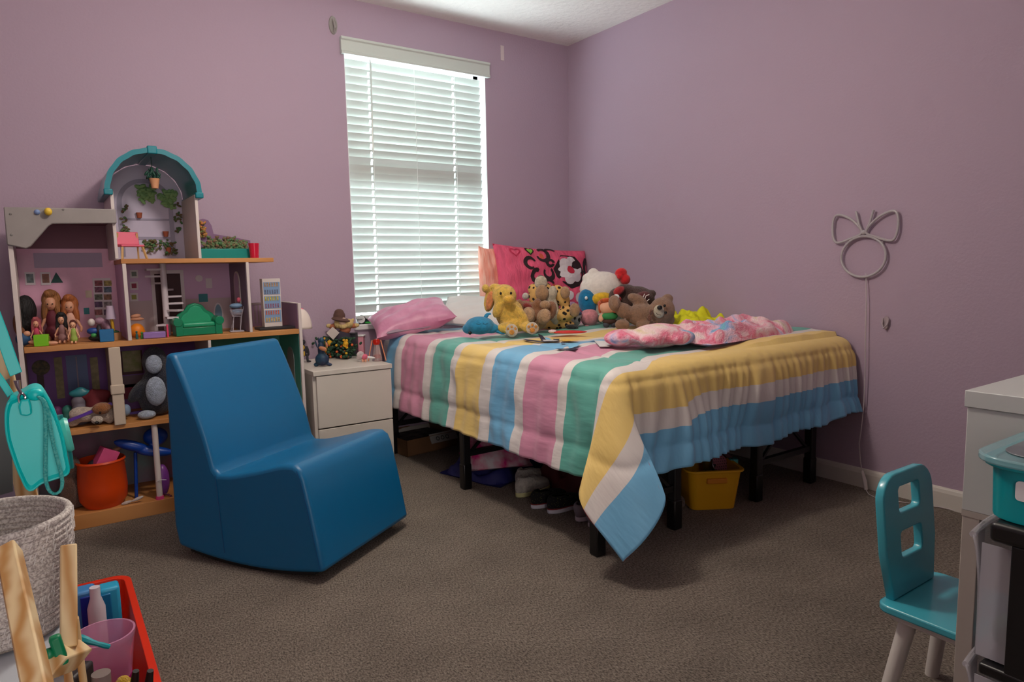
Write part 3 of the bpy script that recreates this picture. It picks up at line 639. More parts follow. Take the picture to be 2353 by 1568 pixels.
# yellow bunny
my = plush('bunny_yellow', (244, 200, 84)); F = Fig('plush_bunny', 'yellow plush bunny with floppy ear sitting beside the hot pink pillow', 'plush toy', 1180, 766, 'z', BT, GP); F.o.location += Vector((0, 0, 0))
F.blob('body', my, [(1172, 722, 33, 36, dict(d=.02, rd=28)), (1160, 680, 29, 27, dict(rd=26)), (1185, 745, 34, 18, dict(d=-.01)), (1147, 705, 12, 26, dict(rot=20, d=-.03)), (1198, 722, 10, 28, dict(rot=-35, d=-.03)), (1163, 752, 20, 13, dict(d=-.06, rot=10)), (1217, 752, 22, 13, dict(d=-.05, rot=8)), (1140, 660, 14, 9, dict(d=.01))])
F.blob('ear', my, [(1127, 688, 13, 30, dict(rot=12, rd=7, d=.01)), (1118, 662, 9, 10, {})], .005)
F.bits('ear_lining', plush('bunny_peach', (240, 150, 90)), [(1127, 690, 8, 22, dict(rot=12, rd=4, d=-.012))])
F.blob('muzzle', plush('bunny_muzzle', (250, 196, 70)), [(1170, 686, 13, 9, dict(d=-.075))], .004)
for u_ in (1153, 1176): F.bits('eye', ebk, [(u_, 673, 2.6, 3.4, dict(d=-.068))])
ft = plush('foot_white', (226, 214, 196))
F.bits('sole', ft, [(1176, 756, 14, 15, dict(d=-.085, rd=4))]); F.bits('sole', ft, [(1222, 752, 14, 14, dict(d=-.080, rd=4))])
for cu, cv in ((1176, 758), (1222, 754)): F.bits('toe_pads', plush('bunny_pad', (236, 160, 60)), [(cu, cv+2, 6, 6, dict(d=-.092, rd=2.5)), (cu-8, cv-6, 3, 3.4, dict(d=-.09, rd=2)), (cu, cv-10, 3, 3.4, dict(d=-.09, rd=2)), (cu+8, cv-6, 3, 3.4, dict(d=-.09, rd=2))])

# leopard, lying back with its nose up
def spots(name, base, dark, sc=38, w_=.33):
    m = bpy.data.materials.new(name); m.use_nodes = True; nt = m.node_tree; b = nt.nodes['Principled BSDF']; b.inputs['Roughness'].default_value = .95
    tc = nt.nodes.new('ShaderNodeTexCoord'); v = nt.nodes.new('ShaderNodeTexVoronoi'); v.inputs['Scale'].default_value = sc; nt.links.new(tc.outputs['Object'], v.inputs['Vector'])
    r = nt.nodes.new('ShaderNodeValToRGB'); e = r.color_ramp.elements; e[0].position = w_-.02; e[0].color = (*lin(dark), 1); e[1].position = w_+.03; e[1].color = (*lin(base), 1)
    nt.links.new(v.outputs['Distance'], r.inputs[0]); nt.links.new(r.outputs[0], b.inputs['Base Color']); return m
mlp = spots('leopard_fur', (206, 164, 96), (30, 24, 20)); mcr = plush('cream_fur', (216, 204, 178)); mtan = plush('tan_fur', (190, 150, 108))
F = Fig('plush_leopard', 'spotted plush leopard lying on its back with nose pointing up', 'plush toy', 1265, 752, 'z', BT, GP)
F.blob('body', mlp, [(1258, 720, 30, 34, dict(rd=24, rot=-10)), (1245, 675, 27, 30, dict(rd=24, rot=20)), (1275, 745, 46, 12, dict(d=-.03)), (1228, 665, 14, 14, {}), (1232, 690, 24, 14, dict(rot=60)), (1290, 682, 16, 30, dict(rot=-28, d=-.03)), (1297, 722, 30, 17, dict(rot=-18, d=-.04)), (1240, 742, 18, 12, dict(d=-.04))])
F.blob('belly', mcr, [(1268, 705, 14, 42, dict(rot=-12, d=-.055, rd=8)), (1270, 672, 10, 16, dict(d=-.06))], .005)
F.blob('muzzle', mcr, [(1244, 650, 15, 17, dict(d=-.03))], .005)
F.bits('nose', mat('nose_grey', (120, 100, 92), rough=.5), [(1243, 636, 6, 4, dict(d=-.035))])
F.bits('ear', plush('ear_white', (222, 216, 204)), [(1209, 680, 8, 8, {})])
for a in ((1245, 672, 15, 18), (1297, 672, 11, 14), (1318, 712, 12, 16)): F.bits('paw', mtan, [(a[0], a[1], a[2], a[3], dict(d=-.075, rd=9))])
F.blob('tail_tip', plush('black_fur', (22, 20, 20)), [(1312, 751, 16, 7, dict(d=-.06, rot=8))], .005)

# brown dog and tan feet toy in front
F = Fig('plush_dog', 'brown plush dog with tan soles slumped between bunny and leopard', 'plush toy', 1232, 758, 'z', BT, GP)
mbd = plush('dog_brown', (156, 102, 62))
F.blob('body', mbd, [(1208, 714, 24, 24, dict(d=0, rd=20)), (1228, 730, 34, 22, dict(rd=22)), (1194, 708, 12, 22, dict(d=-.02)), (1236, 702, 12, 16, {}), (1215, 745, 30, 12, dict(d=-.02)), (1262, 715, 17, 24, dict(d=-.02, rot=20))])
F.blob('leg', mtan, [(1214, 722, 16, 20, dict(d=-.10, rd=14)), (1214, 742, 14, 12, dict(d=-.05))]); F.blob('leg', mtan, [(1248, 725, 16, 19, dict(d=-.10, rd=14, rot=30)), (1240, 744, 16, 12, dict(d=-.04))])
for c_ in ((1214, 720), (1250, 722)): F.bits('sole', plush('sole_beige', (206, 168, 128)), [(c_[0], c_[1], 12, 15, dict(d=-.13, rd=5))])
F.blob('scarf', plush('scarf_red', (150, 40, 30)), [(1212, 701, 11, 7, dict(d=-.055, rot=20))], .004)
F.blob('paw', mtan, [(1252, 700, 13, 11, dict(d=-.07))])

# big white cat cushion toy (plain), red bow, blue and yellow patches
F = Fig('plush_cat', 'large white plush cat with red bow in front of the corner', 'plush toy', 1385, 742, 'z', BT+.004, GP)
F.o.location += Vector((-.03, -.02, 0))
mwc = plush('cat_white', (226, 220, 212), bump=.3, var=.05)
F.blob('body', mwc, [(1388, 664, 52, 40, dict(rd=34)), (1370, 690, 34, 42, dict(rd=30)), (1405, 715, 44, 32, dict(rd=30)), (1368, 630, 13, 14, dict(rot=-10, rd=9)), (1432, 650, 16, 16, dict(rot=20, rd=9)), (1362, 640, 20, 14, {})])
F.blob('blue_patch', plush('patch_blue', (0, 118, 168), bump=.3), [(1353, 692, 22, 30, dict(d=-.045, rd=20, rot=-12))], .005)
F.blob('yellow_patch', plush('patch_yellow', (228, 184, 40), bump=.3), [(1382, 684, 24, 14, dict(d=-.075, rd=12, rot=-8))], .005)
F.bits('button', mat('button_white', (220, 230, 236), rough=.3), [(1347, 682, 3.4, 4, dict(d=-.098))])
mrb = plush('bow_red', (214, 28, 36), bump=.3)
F.blob('bow', mrb, [(1427, 628, 14, 11, dict(d=-.05, rot=-10)), (1436, 643, 12, 12, dict(d=-.055, rot=20)), (1422, 636, 6, 7, dict(d=-.07))], .005)

# dark brown bear with red scarf by the wall
F = Fig('plush_bear', 'dark brown plush bear with red lettered scarf against the wall', 'plush toy', 1495, 745, 'z', BT+.006, GP)
F.o.location += Vector((-.10, -.01, 0)); mdb = plush('bear_dark', (72, 42, 34))
F.blob('body', mdb, [(1490, 690, 42, 34, dict(rd=24)), (1470, 668, 26, 16, dict(rot=15)), (1462, 662, 10, 9, {}), (1524, 674, 10, 9, {}), (1500, 715, 44, 30, dict(rd=24)), (1443, 680, 16, 20, {})])
F.blob('hat', plush('hat_red', (188, 22, 30)), [(1447, 665, 14, 9, dict(d=-.05, rot=-30)), (1440, 684, 13, 8, dict(d=-.06))], .005)
F.blob('scarf', plush('scarf_dark_red', (104, 22, 28)), [(1492, 681, 24, 12, dict(d=-.075, rot=-22, rd=9))], .004)
def stroke(F, pts, r, m, name='lettering', par=None): return MB().tube([F.p(u, v, d) for u, v, d in pts], r, 6).build(name, m, par or F.o)
mlet = mat('lettering_white', (232, 226, 220), rough=.6); d_ = -.112
for P_ in ([(1481, 690), (1487, 678), (1484, 690)], [(1490, 692), (1499, 672), (1494, 684), (1492, 692), (1498, 690)], [(1509, 674), (1502, 676), (1499, 685), (1504, 688), (1509, 684)]):
    stroke(F, [(u, v, d_) for u, v in P_], .0022, mlet)
F.bits('eye', mat('eye_patch', (220, 226, 226), rough=.4), [(1438, 678, 7, 6, dict(d=-.098, rd=3))])

# light brown bear lying on its side
F = Fig('plush_bear', 'light brown plush teddy bear lying with one arm raised beside yellow cloth', 'plush toy', 1470, 752, 'z', BT+.002, GP)
F.o.location += Vector((-.05, -.05, 0)); mtb = plush('bear_tan', (158, 120, 92))
F.blob('body', mtb, [(1475, 722, 36, 26, dict(rd=26)), (1435, 712, 26, 17, dict(rot=32, d=-.01)), (1412, 694, 14, 19, dict(d=-.02, rot=-10)), (1470, 692, 26, 14, dict(rot=38, d=.02)), (1455, 682, 12, 10, dict(d=.02)), (1427, 741, 17, 13, dict(d=-.05)), (1480, 744, 24, 11, dict(d=-.05)), (1517, 712, 29, 30, dict(rd=26, d=-.03)), (1530, 686, 13, 11, dict(d=-.02)), (1533, 735, 14, 11, dict(d=-.03, rot=-40))])
F.blob('muzzle', mcr, [(1505, 712, 12, 15, dict(d=-.085, rd=10, rot=-8))], .004)
F.bits('nose', ebk, [(1504, 703, 6, 5, dict(d=-.112))])
F.bits('eye', ebk, [(1515, 699, 3, 3, dict(d=-.108))]); F.bits('eye', ebk, [(1517, 714, 3, 3, dict(d=-.112))])
stroke(F, [(1496, 714, -.112), (1499, 718, -.114), (1506, 719, -.116)], .0012, ebk, 'mouth')
F.blob('sole', plush('bear_sole', (170, 132, 104)), [(1411, 692, 9, 14, dict(d=-.048, rot=-10, rd=5))], .004)
F.blob('ribbon', plush('bear_ribbon', (132, 84, 62)), [(1487, 712, 5, 6, dict(d=-.085)), (1484, 726, 6, 8, dict(d=-.088, rd=3))], .004)

# small toys between
F = Fig('plush_ball', 'round pink plush ball toy between leopard and redhead doll', 'plush toy', 1350, 745, 'z', BT+.002, GP)
F.o.location += Vector((-.03, -.05, 0))
F.blob('body', plush('ball_pink', (216, 140, 150), bump=.3), [(1350, 728, 21, 21, dict(rd=20))]); F.bits('foot', plush('ball_foot', (196, 118, 130)), [(1342, 747, 6, 4, dict(d=-.05))])
F = Fig('plush_husky', 'small white and blue plush toy half hidden by leopard paw', 'plush toy', 1322, 748, 'z', BT, GP); F.o.location += Vector((-.02, -.03, 0))
F.blob('body', plush('husky_white', (206, 206, 204)), [(1320, 736, 13, 13, {}), (1326, 724, 10, 9, {})], .005); F.bits('cap', plush('husky_blue', (36, 66, 120)), [(1326, 719, 9, 6, dict(d=-.012))]); F.bits('marking', plush('black_fur', (0, 0, 0)), [(1318, 728, 3, 5, dict(d=-.035)), (1328, 733, 3, 5, dict(d=-.04))])
F = Fig('cushion', 'pale blue and pink cushion lying behind leopard and pink ball', 'cushion', 1318, 730, 'z', BT+.004); F.o.location += Vector((.02, .1, 0))
F.blob('cover', plush('cushion_blue', (128, 160, 196), c2=(206, 150, 176), vscale=14), [(1318, 705, 26, 15, dict(rd=20)), (1318, 720, 26, 10, {})])
F = Fig('rag_doll', 'soft doll with orange hair and green shirt beside the teddy bear', 'doll', 1392, 748, 'z', BT+.002, None); F.o.location += Vector((-.04, -.07, 0))
mskin = mat('doll_skin', (226, 170, 140), rough=.7)
F.blob('body', mskin, [(1390, 704, 21, 17, dict(rd=15)), (1375, 728, 7, 10, dict(rot=20)), (1415, 718, 10, 7, dict(rot=30))], .004)
F.blob('hair', plush('doll_hair', (226, 96, 36)), [(1388, 696, 22, 11, dict(d=.014, rd=16)), (1372, 704, 5, 15, {}), (1386, 688, 17, 5, dict(d=-.02)), (1403, 712, 6, 5, dict(d=-.03))], .004)
F.blob('shirt', mat('shirt_green', (52, 138, 80), rough=.8), [(1393, 724, 19, 10, dict(rd=11, d=-.006))], .004)
F.blob('trousers', mat('trousers_brown', (66, 40, 30), rough=.8), [(1393, 736, 17, 7, dict(rd=10, d=-.008))], .004)
for u_ in (1385, 1402): F.blob('boot', mat('boot_grey', (60, 62, 72), rough=.6), [(u_, 743, 8, 7, dict(d=-.012))], .004)
# blue whale
F = Fig('plush_whale', 'small round blue plush whale in front of the white pillow', 'plush toy', 1110, 770, 'z', BT, GP)
mbw = plush('whale_blue', (36, 138, 182), bump=.4)
F.blob('body', mbw, [(1103, 748, 34, 21, dict(rd=28)), (1080, 755, 18, 13, {}), (1128, 755, 20, 12, {})], .005)
F.blob('dorsal_fin', mbw, [(1118, 727, 5, 9, dict(rot=35, rd=3)), (1124, 722, 7, 3, {})], .003)
F.blob('tail_fluke', mbw, [(1145, 763, 14, 4, dict(rot=18, rd=8)), (1155, 767, 8, 3, dict(rd=12))], .004)
F.bits('eye', ebk, [(1082, 762, 4, 4, dict(d=-.065))])
stroke(F, [(1097, 741, -.078), (1102, 743, -.078), (1108, 741, -.077)], .0012, ebk, 'closed_eye'); stroke(F, [(1112, 741, -.077), (1117, 743, -.075), (1122, 741, -.072)], .0012, ebk, 'closed_eye')

# yellow cloth, tie-dye blanket, red packet
def crumple(name, x0, x1, y0, y1, h, seed, m, n=60, base=BT+.004, amp=.35, rz=0, fr=9, flat=.0):
    c = Vector(((x0+x1)/2, (y0+y1)/2, 0)); o = MB(); Wd, Dp = x1-x0, y1-y0
    def f(u, v, top=True):
        a = 2*u-1; b = 2*v-1; q = math.sqrt(a*a+b*b) if False else max(abs(a), abs(b)); th = math.atan2(b, a)
        rr = 1+.10*noise.noise(Vector((math.cos(th)*1.7, math.sin(th)*1.7, seed)))
        e = max(0, 1-(abs(a)**4+abs(b)**4)/1.0)**.5 if (abs(a)**4+abs(b)**4) < 1 else 0
        p = Vector((a*Wd/2*rr, b*Dp/2*rr, 0)); nz = noise.noise(Vector((a*Wd*fr, b*Dp*fr, seed))); nz2 = abs(noise.noise(Vector((a*Wd*fr*2, b*Dp*fr*1.6, seed+5))))
        z = h*e*(1-amp+amp*nz*1.6)-h*.45*amp*nz2*e
        return Vector((p.x, p.y, max(z, .004) if top else 0))
    o.grid(lambda u, v: f(u, v), n, n); o.grid(lambda u, v: f(u, v, False), n, n)
    bmesh.ops.remove_doubles(o.bm, verts=o.bm.verts[:], dist=.0005)
    ob = o.build(name, m); ob.location = (c.x, c.y, base); ob.rotation_euler = (0, 0, rz); return ob
o = crumple('cloth', -.34, -.04, -1.38, -1.0, .095, 3, mat('neon_yellow', (214, 214, 24), rough=.8, bump=.2, bscale=60), fr=9, amp=.45)
tag(o, 'crumpled bright yellow cloth beside the teddy bear and wall', 'cloth')
def tiedye():
    m = bpy.data.materials.new('tie_dye_fleece'); m.use_nodes = True; nt = m.node_tree; b = nt.nodes['Principled BSDF']; b.inputs['Roughness'].default_value = .95; b.inputs['Sheen Weight'].default_value = .3
    tc = nt.nodes.new('ShaderNodeTexCoord'); n = nt.nodes.new('ShaderNodeTexNoise'); n.inputs['Scale'].default_value = 7; n.inputs['Detail'].default_value = 5; n.inputs['Distortion'].default_value = .8
    nt.links.new(tc.outputs['Object'], n.inputs['Vector']); r = nt.nodes.new('ShaderNodeValToRGB'); e = r.color_ramp.elements
    e[0].position = .28; e[0].color = (*lin((96, 190, 190)), 1); e[1].position = .72; e[1].color = (*lin((214, 196, 130)), 1)
    for p_, c in ((.36, (130, 164, 214)), (.43, (232, 190, 208)), (.50, (226, 108, 138)), (.56, (236, 178, 190)), (.63, (240, 214, 214))): x = e.new(p_); x.color = (*lin(c), 1)
    nt.links.new(n.outputs[0], r.inputs[0]); nt.links.new(r.outputs[0], b.inputs['Base Color'])
    n2 = nt.nodes.new('ShaderNodeTexNoise'); n2.inputs['Scale'].default_value = 150; bp = nt.nodes.new('ShaderNodeBump'); bp.inputs['Strength'].default_value = .8; bp.inputs['Distance'].default_value = .01
    nt.links.new(tc.outputs['Object'], n2.inputs['Vector']); nt.links.new(n2.outputs[0], bp.inputs['Height']); nt.links.new(bp.outputs[0], b.inputs['Normal']); return m
bk = thing('blanket', 'fluffy pink tie-dye blanket folded on the foot of the bed', 'blanket', (-.62, -1.66, BT+.002), 0)
mtd = tiedye(); o = MB()
bmain = crumple('folded_body', -.86, -.13, -1.86, -1.52, .092, 11, mtd, n=70, fr=7, amp=.28); bmain.parent = bk; bmain.location -= bk.location; bmain.rotation_euler = (0, 0, .06)
fo = MB()
for a in ((-.30, -.02, .035, .14, .10, .05, .1), (-.42, .06, .03, .09, .07, .035, 0), (-.37, -.06, .03, .10, .05, .033, .4), (-.25, -.10, .028, .09, .045, .03, .3)): fo.ell(a[:3], (a[3], a[4], a[5]), (0, 0, a[6]), 24, 14)
fo.build('bunched_hood', mtd, bk, rm=.007)
F = Fig('packet', 'small glossy red plastic packet lying on the comforter', 'packet', 1305, 766, 'z', BT+.002)
MB().ell((0, 0, .006), (.095, .03, .008), None, 20, 8).build('wrapper', mat('packet_red', (200, 40, 46), rough=.2), F.o); MB().ell((-.075, 0, .010), (.022, .028, .009), None, 14, 8).build('clear_end', mat('packet_clear', (224, 200, 200), rough=.1), F.o)
F.o.rotation_euler = (0, 0, -YAW-.12)
# ---------------------------------------------------------------- under the bed
yb = thing('storage_tub', 'yellow plastic tub holding a toy strainer at foot of bed', 'tub', (-.700, -1.745, 0), -.535)
myb = mat('tub_yellow', (222, 166, 20), rough=.4)
smoothbox('tub_body', myb, .225, .27, .165, yb, taper=.84)
MB().box((-.04, -.140, .118), (.045, -.120, .140)).build('handle_grip', mat('tub_orange', (214, 134, 30), rough=.4), yb, bev=.004)
st = Fig('strainer', 'metal and pink perforated toy strainer in the yellow tub', 'strainer', 1648, 1078, 'y', -1.76)
mst = mat('steel', (150, 150, 152), rough=.25, metal=1)
MB().lathe([(.050, -.035), (.054, -.03), (.054, .045), (.050, .048)], (0, 0, .02), 32, (1.15, 0, .3)).build('steel_band', mst, st.o)
g = MB(); g.lathe([(0, 0), (.050, 0), (.050, .004), (0, .004)], (0, 0, .02), 32, (1.15, 0, .3)); g.build('pink_plate', mat('plate_pink', (170, 100, 112), rough=.5), st.o)
g = MB(); M_ = Euler((1.15, 0, .3)).to_matrix()
for i in range(-4, 5):
    for j in range(-4, 5):
        if math.hypot(i, j) < 4.2: c_ = Vector((0, 0, .02))+M_@Vector((i*.011+(j % 2)*.005, j*.011, .0045)); g.lathe([(0, 0), (.0024, 0)], c_, 8, (1.15, 0, .3))
g.build('holes', mat('hole_dark', (30, 16, 20)), st.o)
MB().box((.05, -.02, .02), (.085, .01, .048)).build('teal_cap', mat('teal_plastic', (60, 150, 150), rough=.4), st.o, bev=.004)
MB().tube([(-.05, -.05, -.01), (-.02, -.035, .03)], .006, 8).build('handle', mst, st.o)

cbx = thing('cardboard_box', 'brown cardboard box with a leaflet under bed beside nightstand', 'box', (-1.27, -.15, 0), .12)
mcb = mat('cardboard', (128, 92, 60), rough=.85, var=.1)
o = MB(); o.box((-.17, -.15, 0), (.17, .15, .004)).box((-.17, -.15, 0), (-.166, .15, .09)).box((.166, -.15, 0), (.17, .15, .09)).box((-.17, -.15, 0), (.17, -.146, .09)).box((-.17, .146, 0), (.17, .15, .09)); o.build('box_body', mcb, cbx, smooth=False)
MB().box((-.15, -.13, .06), (.15, .13, .066)).build('contents', mat('dark_items', (52, 46, 44), rough=.8, c2=(110, 100, 96), vscale=20), cbx, smooth=False)
lf = MB(); lf.box((-.02, -.158, .045), (.16, -.154, .10), (-.5, 0, 0)); lf.build('leaflet', mat('leaflet', (170, 168, 164), rough=.6), cbx, smooth=False)
lf = MB()
for i in range(3): lf.lathe([(.008, 0), (.012, 0)], (.02+i*.032, -.172+.0, .073), 16, (PI/2-.5, 0, 0))
lf.build('leaflet_circles', mat('leaflet_ink', (60, 60, 60)), cbx, smooth=False)
def bagm():
    return mat('bag_pink_print', (206, 30, 120), rough=.7, c2=(214, 206, 212), vscale=13)
o = crumple('fabric_bag', -1.38, -.98, -1.02, -.62, .10, 21, mat('bag_blue', (36, 40, 110), rough=.6), base=.002, fr=8); o.rotation_euler = (0, 0, .3)
tag(o, 'flat dark blue fabric bag on the floor under the bed', 'bag')
o = crumple('fabric_bag', -1.36, -1.04, -1.02, -.70, .19, 24, bagm(), base=.07, fr=6); o.rotation_euler = (0, 0, -.4)
tag(o, 'magenta and white printed fabric heap on the blue bag', 'bag')
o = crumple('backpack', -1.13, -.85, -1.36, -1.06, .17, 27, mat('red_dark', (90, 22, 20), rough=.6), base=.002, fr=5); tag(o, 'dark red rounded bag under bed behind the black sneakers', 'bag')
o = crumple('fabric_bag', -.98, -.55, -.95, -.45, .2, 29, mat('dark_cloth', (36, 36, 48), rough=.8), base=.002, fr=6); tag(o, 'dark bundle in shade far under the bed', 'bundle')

def sole_outline(L_, W_, n=26):
    P = []
    for i in range(n):
        t = 2*PI*i/n; x = math.cos(t); wv = 1+.10*x-.16*math.exp(-((x+.1)/.35)**2); P.append((x*L_/2, math.sin(t)*W_/2*wv))
    return P
def make_shoe(name, label, style, L_=.19, group=None):
    t = thing(name, label, 'shoe', (0, 0, 0), 0, group); W_ = .075
    cols = {'slip': ((206, 206, 150), (214, 210, 198)), 'snk': ((206, 206, 216), (14, 14, 18)), 'clog': ((206, 196, 204), (134, 126, 134)), 'brn': ((90, 76, 62), (70, 52, 40))}[style]
    ms_ = mat('sole_'+style, cols[0], rough=.6)
    s_ = MB(); s_.prism(sole_outline(L_, W_+.008), lambda x, y: Vector((x, y, 0)), lambda x, y: Vector((x*1.01, y*1.01, .022))); s_.build('sole', ms_, t, bev=.004)
    up = plush('upper_slip', cols[1]) if style == 'slip' else (spots('upper_snk', cols[1], (150, 160, 60), 160, .14) if style == 'snk' else mat('upper_'+style, cols[1], rough=.6))
    if 'upper_snk' in [m.name for m in [up]]: pass
    u = MB()
    def f(a, b):      # a around, b from sole to collar
        th = 2*PI*a; x = math.cos(th); y = math.sin(th); wv = 1+.10*x-.16*math.exp(-((x+.1)/.35)**2)
        hgt = (.062 if style != 'slip' else .072); ox = -.030 if style != 'clog' else -.035
        lo = Vector((x*L_/2*.97, y*W_/2*wv*.97, .018)); hi = Vector((ox+x*.045, y*.024, hgt+(.006 if x < 0 else -.006)))
        q = b; bulge = math.sin(PI*q)*.010
        p = lo.lerp(hi, q**1.4 if x > 0 else q); p.z = lo.z+(hi.z-lo.z)*(1-(1-q)**2); p.x += bulge*x; p.y += bulge*y; return p
    u.grid(f, 28, 8, cu=True); ub = u.build('upper', up, t, solid=.004)
    if style == 'slip': 
        l = MB(); l.tube([(-.030+.047*math.cos(q), .026*math.sin(q), .072+(-.006 if math.cos(q) > 0 else .006)) for q in [2*PI*i/20 for i in range(20)]], .009, 8, closed=True); l.build('fleece_collar', up, t)
    if style == 'snk': 
        l = MB(); l.prism(sole_outline(L_*1.0, W_+.007), lambda x, y: Vector((x*1.012, y*1.012, .018)), lambda x, y: Vector((x*1.012, y*1.012, .023))); l.build('red_line', mat('red_line', (120, 30, 34)), t)
    return t
def copy_tree(o):
    c = o.copy(); COL.objects.link(c)
    for q in list(o.children):
        d = q.copy(); COL.objects.link(d); d.parent = c
    return c
def placesh(o, x, y, rz, label=None, z=0):
    o.location = (x, y, z); o.rotation_euler = (0, 0, rz)
    if label: o['label'] = label
a = make_shoe('slipper', 'cream fleece slipper under bed, nearer one of the pair', 'slip', .20, 'cream slippers'); placesh(a, -1.225, -1.205, .12)
b = copy_tree(a); placesh(b, -1.16, -1.105, .2, 'cream fleece slipper under bed, farther one of the pair')
a = make_shoe('sneaker', 'black patterned sneaker with white sole, nearer one of the pair', 'snk', .20, 'black patterned sneakers'); placesh(a, -1.235, -1.455, .05)
b = copy_tree(a); placesh(b, -1.255, -1.365, .08, 'black patterned sneaker with white sole, farther one of the pair')
a = make_shoe('clog', 'pale grey clog with white sole, left of the black bed leg', 'clog', .17, 'grey clogs'); placesh(a, -1.215, -1.578, .3)
b = copy_tree(a); placesh(b, -1.215, -1.672, .1, 'pale grey clog with white sole, half behind the bed leg')
a = make_shoe('brown_shoe', 'small brown shoe right of the corner bed leg', 'brn', .15); placesh(a, -1.16, -1.77, .4)
F = Fig('plush_horse', 'dark brown plush toy lying left of the yellow tub', 'plush toy', 1530, 1178, 'z', 0.0)
F.blob('body', plush('horse_brown', (84, 56, 42)), [(1545, 1150, 26, 20, dict(d=.05, rd=30)), (1566, 1158, 12, 16, dict(d=.02)), (1528, 1165, 26, 12, dict(d=.04))], .008)
F.blob('mane', plush('horse_black', (20, 18, 20)), [(1520, 1155, 16, 14, dict(d=.03)), (1548, 1168, 18, 6, dict(d=.0))], .007)

# ---------------------------------------------------------------- on the nightstand
NT = .5505
F = Fig('scarecrow_doll', 'scarecrow doll with brown felt hat and straw hair holding card', 'doll', 792, 800, 'y', -.15); 
F.o.location += Vector((.02, .045, 0)); F.o.location.z = NT; F.v = 784-(F.o.location-CAM).dot(UP)/(F.o.location-CAM).dot(FW)*FPX; F.u = 1176.5+(F.o.location-CAM).dot(RT)/(F.o.location-CAM).dot(FW)*FPX
def ground(F, z):
    F.o.location.z = z; q = F.o.location-CAM; F.v = 784-q.dot(UP)/q.dot(FW)*FPX; F.u = 1176.5+q.dot(RT)/q.dot(FW)*FPX
mst_ = mat('straw', (204, 180, 122), rough=.9, bump=.8, bscale=80, stretch=(1, 1, .15))
F.blob('body', mat('denim_dark', (52, 46, 60), rough=.9), [(790, 782, 20, 26, {}), (786, 812, 17, 20, {})], .005)
F.blob('shirt', mat('shirt_rust', (172, 104, 70), rough=.9), [(796, 756, 13, 12, {}), (772, 748, 14, 7, dict(rot=-12)), (815, 748, 12, 6, {})], .004)
F.blob('head', mat('scarecrow_face', (206, 176, 156), rough=.8), [(794, 738, 10, 11, dict(d=-.02))], .003)
F.blob('straw_hair', mst_, [(783, 742, 11, 12, dict(d=-.01)), (806, 742, 11, 11, dict(d=-.01, rot=-20)), (795, 748, 10, 6, dict(d=-.03))], .003)
F.blob('straw_cuff', mst_, [(759, 747, 7, 5, {}), (822, 747, 8, 5, {}), (814, 736, 4, 6, dict(rot=30))], .003)
F.blob('hat', mat('felt_brown', (92, 66, 58), rough=.95), [(785, 724, 14, 13, dict(rd=12, d=-.01)), (785, 716, 11, 8, dict(rd=10, d=-.01)), (790, 733, 24, 5, dict(rot=10, rd=20, d=-.012))], .003)
o = MB(); P_ = [F.p(772, 748, -.04), F.p(787, 762, -.04), F.p(772, 778, -.04), F.p(757, 762, -.04)]
o.prism([(0, 0)]*0 or [(p.x, p.z) for p in P_], lambda x, z: Vector((x, -.04, z)), lambda x, z: Vector((x, -.042, z))); o.build('card', mat('card_white', (200, 190, 184), rough=.7), F.o, smooth=False)
F = Fig('box', 'dark grey box standing behind flower plants on nightstand', 'box', 822, 824, 'z', NT); F.o.location += Vector((.0, .16, 0))
MB().box((-.075, -.03, 0), (.06, .03, .125)).build('carton', mat('box_dark', (46, 46, 54), rough=.5), F.o, bev=.002)
F = Fig('plush_toy', 'small dark brown round plush in front of the dark box', 'plush toy', 822, 812, 'z', NT); F.o.location += Vector((0, .10, 0)); F.blob('body', plush('toy_dark', (66, 50, 46)), [(818, 782, 15, 20, {}), (815, 804, 14, 10, {})], .005)
for nm, u0, v0, lab, seed in (('potted_flowers', 760, 822, 'small plant with yellow and orange flowers beside black doll', 2), ('potted_flowers', 797, 824, 'small plant with yellow and orange flowers below the scarecrow', 5)):
    F = Fig(nm, lab, 'flowers', u0, v0, 'z', NT, 'flower plants on the nightstand'); rnd = random.Random(seed)
    lv = MB(); fl = MB(); fo_ = MB()
    for i in range(150):
        u_ = u0+rnd.gauss(0, 10); v_ = v0-6-rnd.random()*42; s_ = 1-abs(v_-(v0-22))/50
        F.e(lv, u_, v_, 4.2, 2.8, d=rnd.gauss(-.015, .018), rd=3, rot=rnd.uniform(-60, 60))
    for i in range(9): F.e(fl, u0+rnd.gauss(0, 8), v0-12-rnd.random()*34, 3.2, 3.0, d=-.03-rnd.random()*.01)
    F.e(fl, u0+3, v0-36, 6, 6, d=-.035)
    for i in range(10): F.e(fo_, u0+rnd.gauss(0, 9), v0-4-rnd.random()*34, 3, 3, d=-.03-rnd.random()*.01)
    lv.build('leaves', mat('leaf_green', (34, 74, 48), rough=.7, var=.3), F.o); fl.build('yellow_blossoms', mat('blossom_yellow', (216, 164, 30), rough=.7), F.o); fo_.build('orange_blossoms', mat('blossom_orange', (216, 98, 44), rough=.7), F.o)
    b = MB(); F.e(b, u0, v0-4, 12, 5, rd=10); b.build('pot', mat('pot_green', (24, 60, 50), rough=.6), F.o)
F = Fig('toy_figure', 'dark caped fantasy figure standing at front of nightstand', 'figure', 741, 842, 'z', NT)
F.blob('cloak', mat('cloak_navy', (24, 26, 66), rough=.55, c2=(10, 60, 84), vscale=25), [(741, 826, 16, 15, dict(rd=13)), (740, 804, 8, 22, {}), (727, 838, 6, 5, {}), (757, 838, 7, 4, dict(rot=12))], .003)
F.blob('head', mat('hair_teal', (22, 70, 96), rough=.5), [(742, 782, 6, 7, {})], .0025)
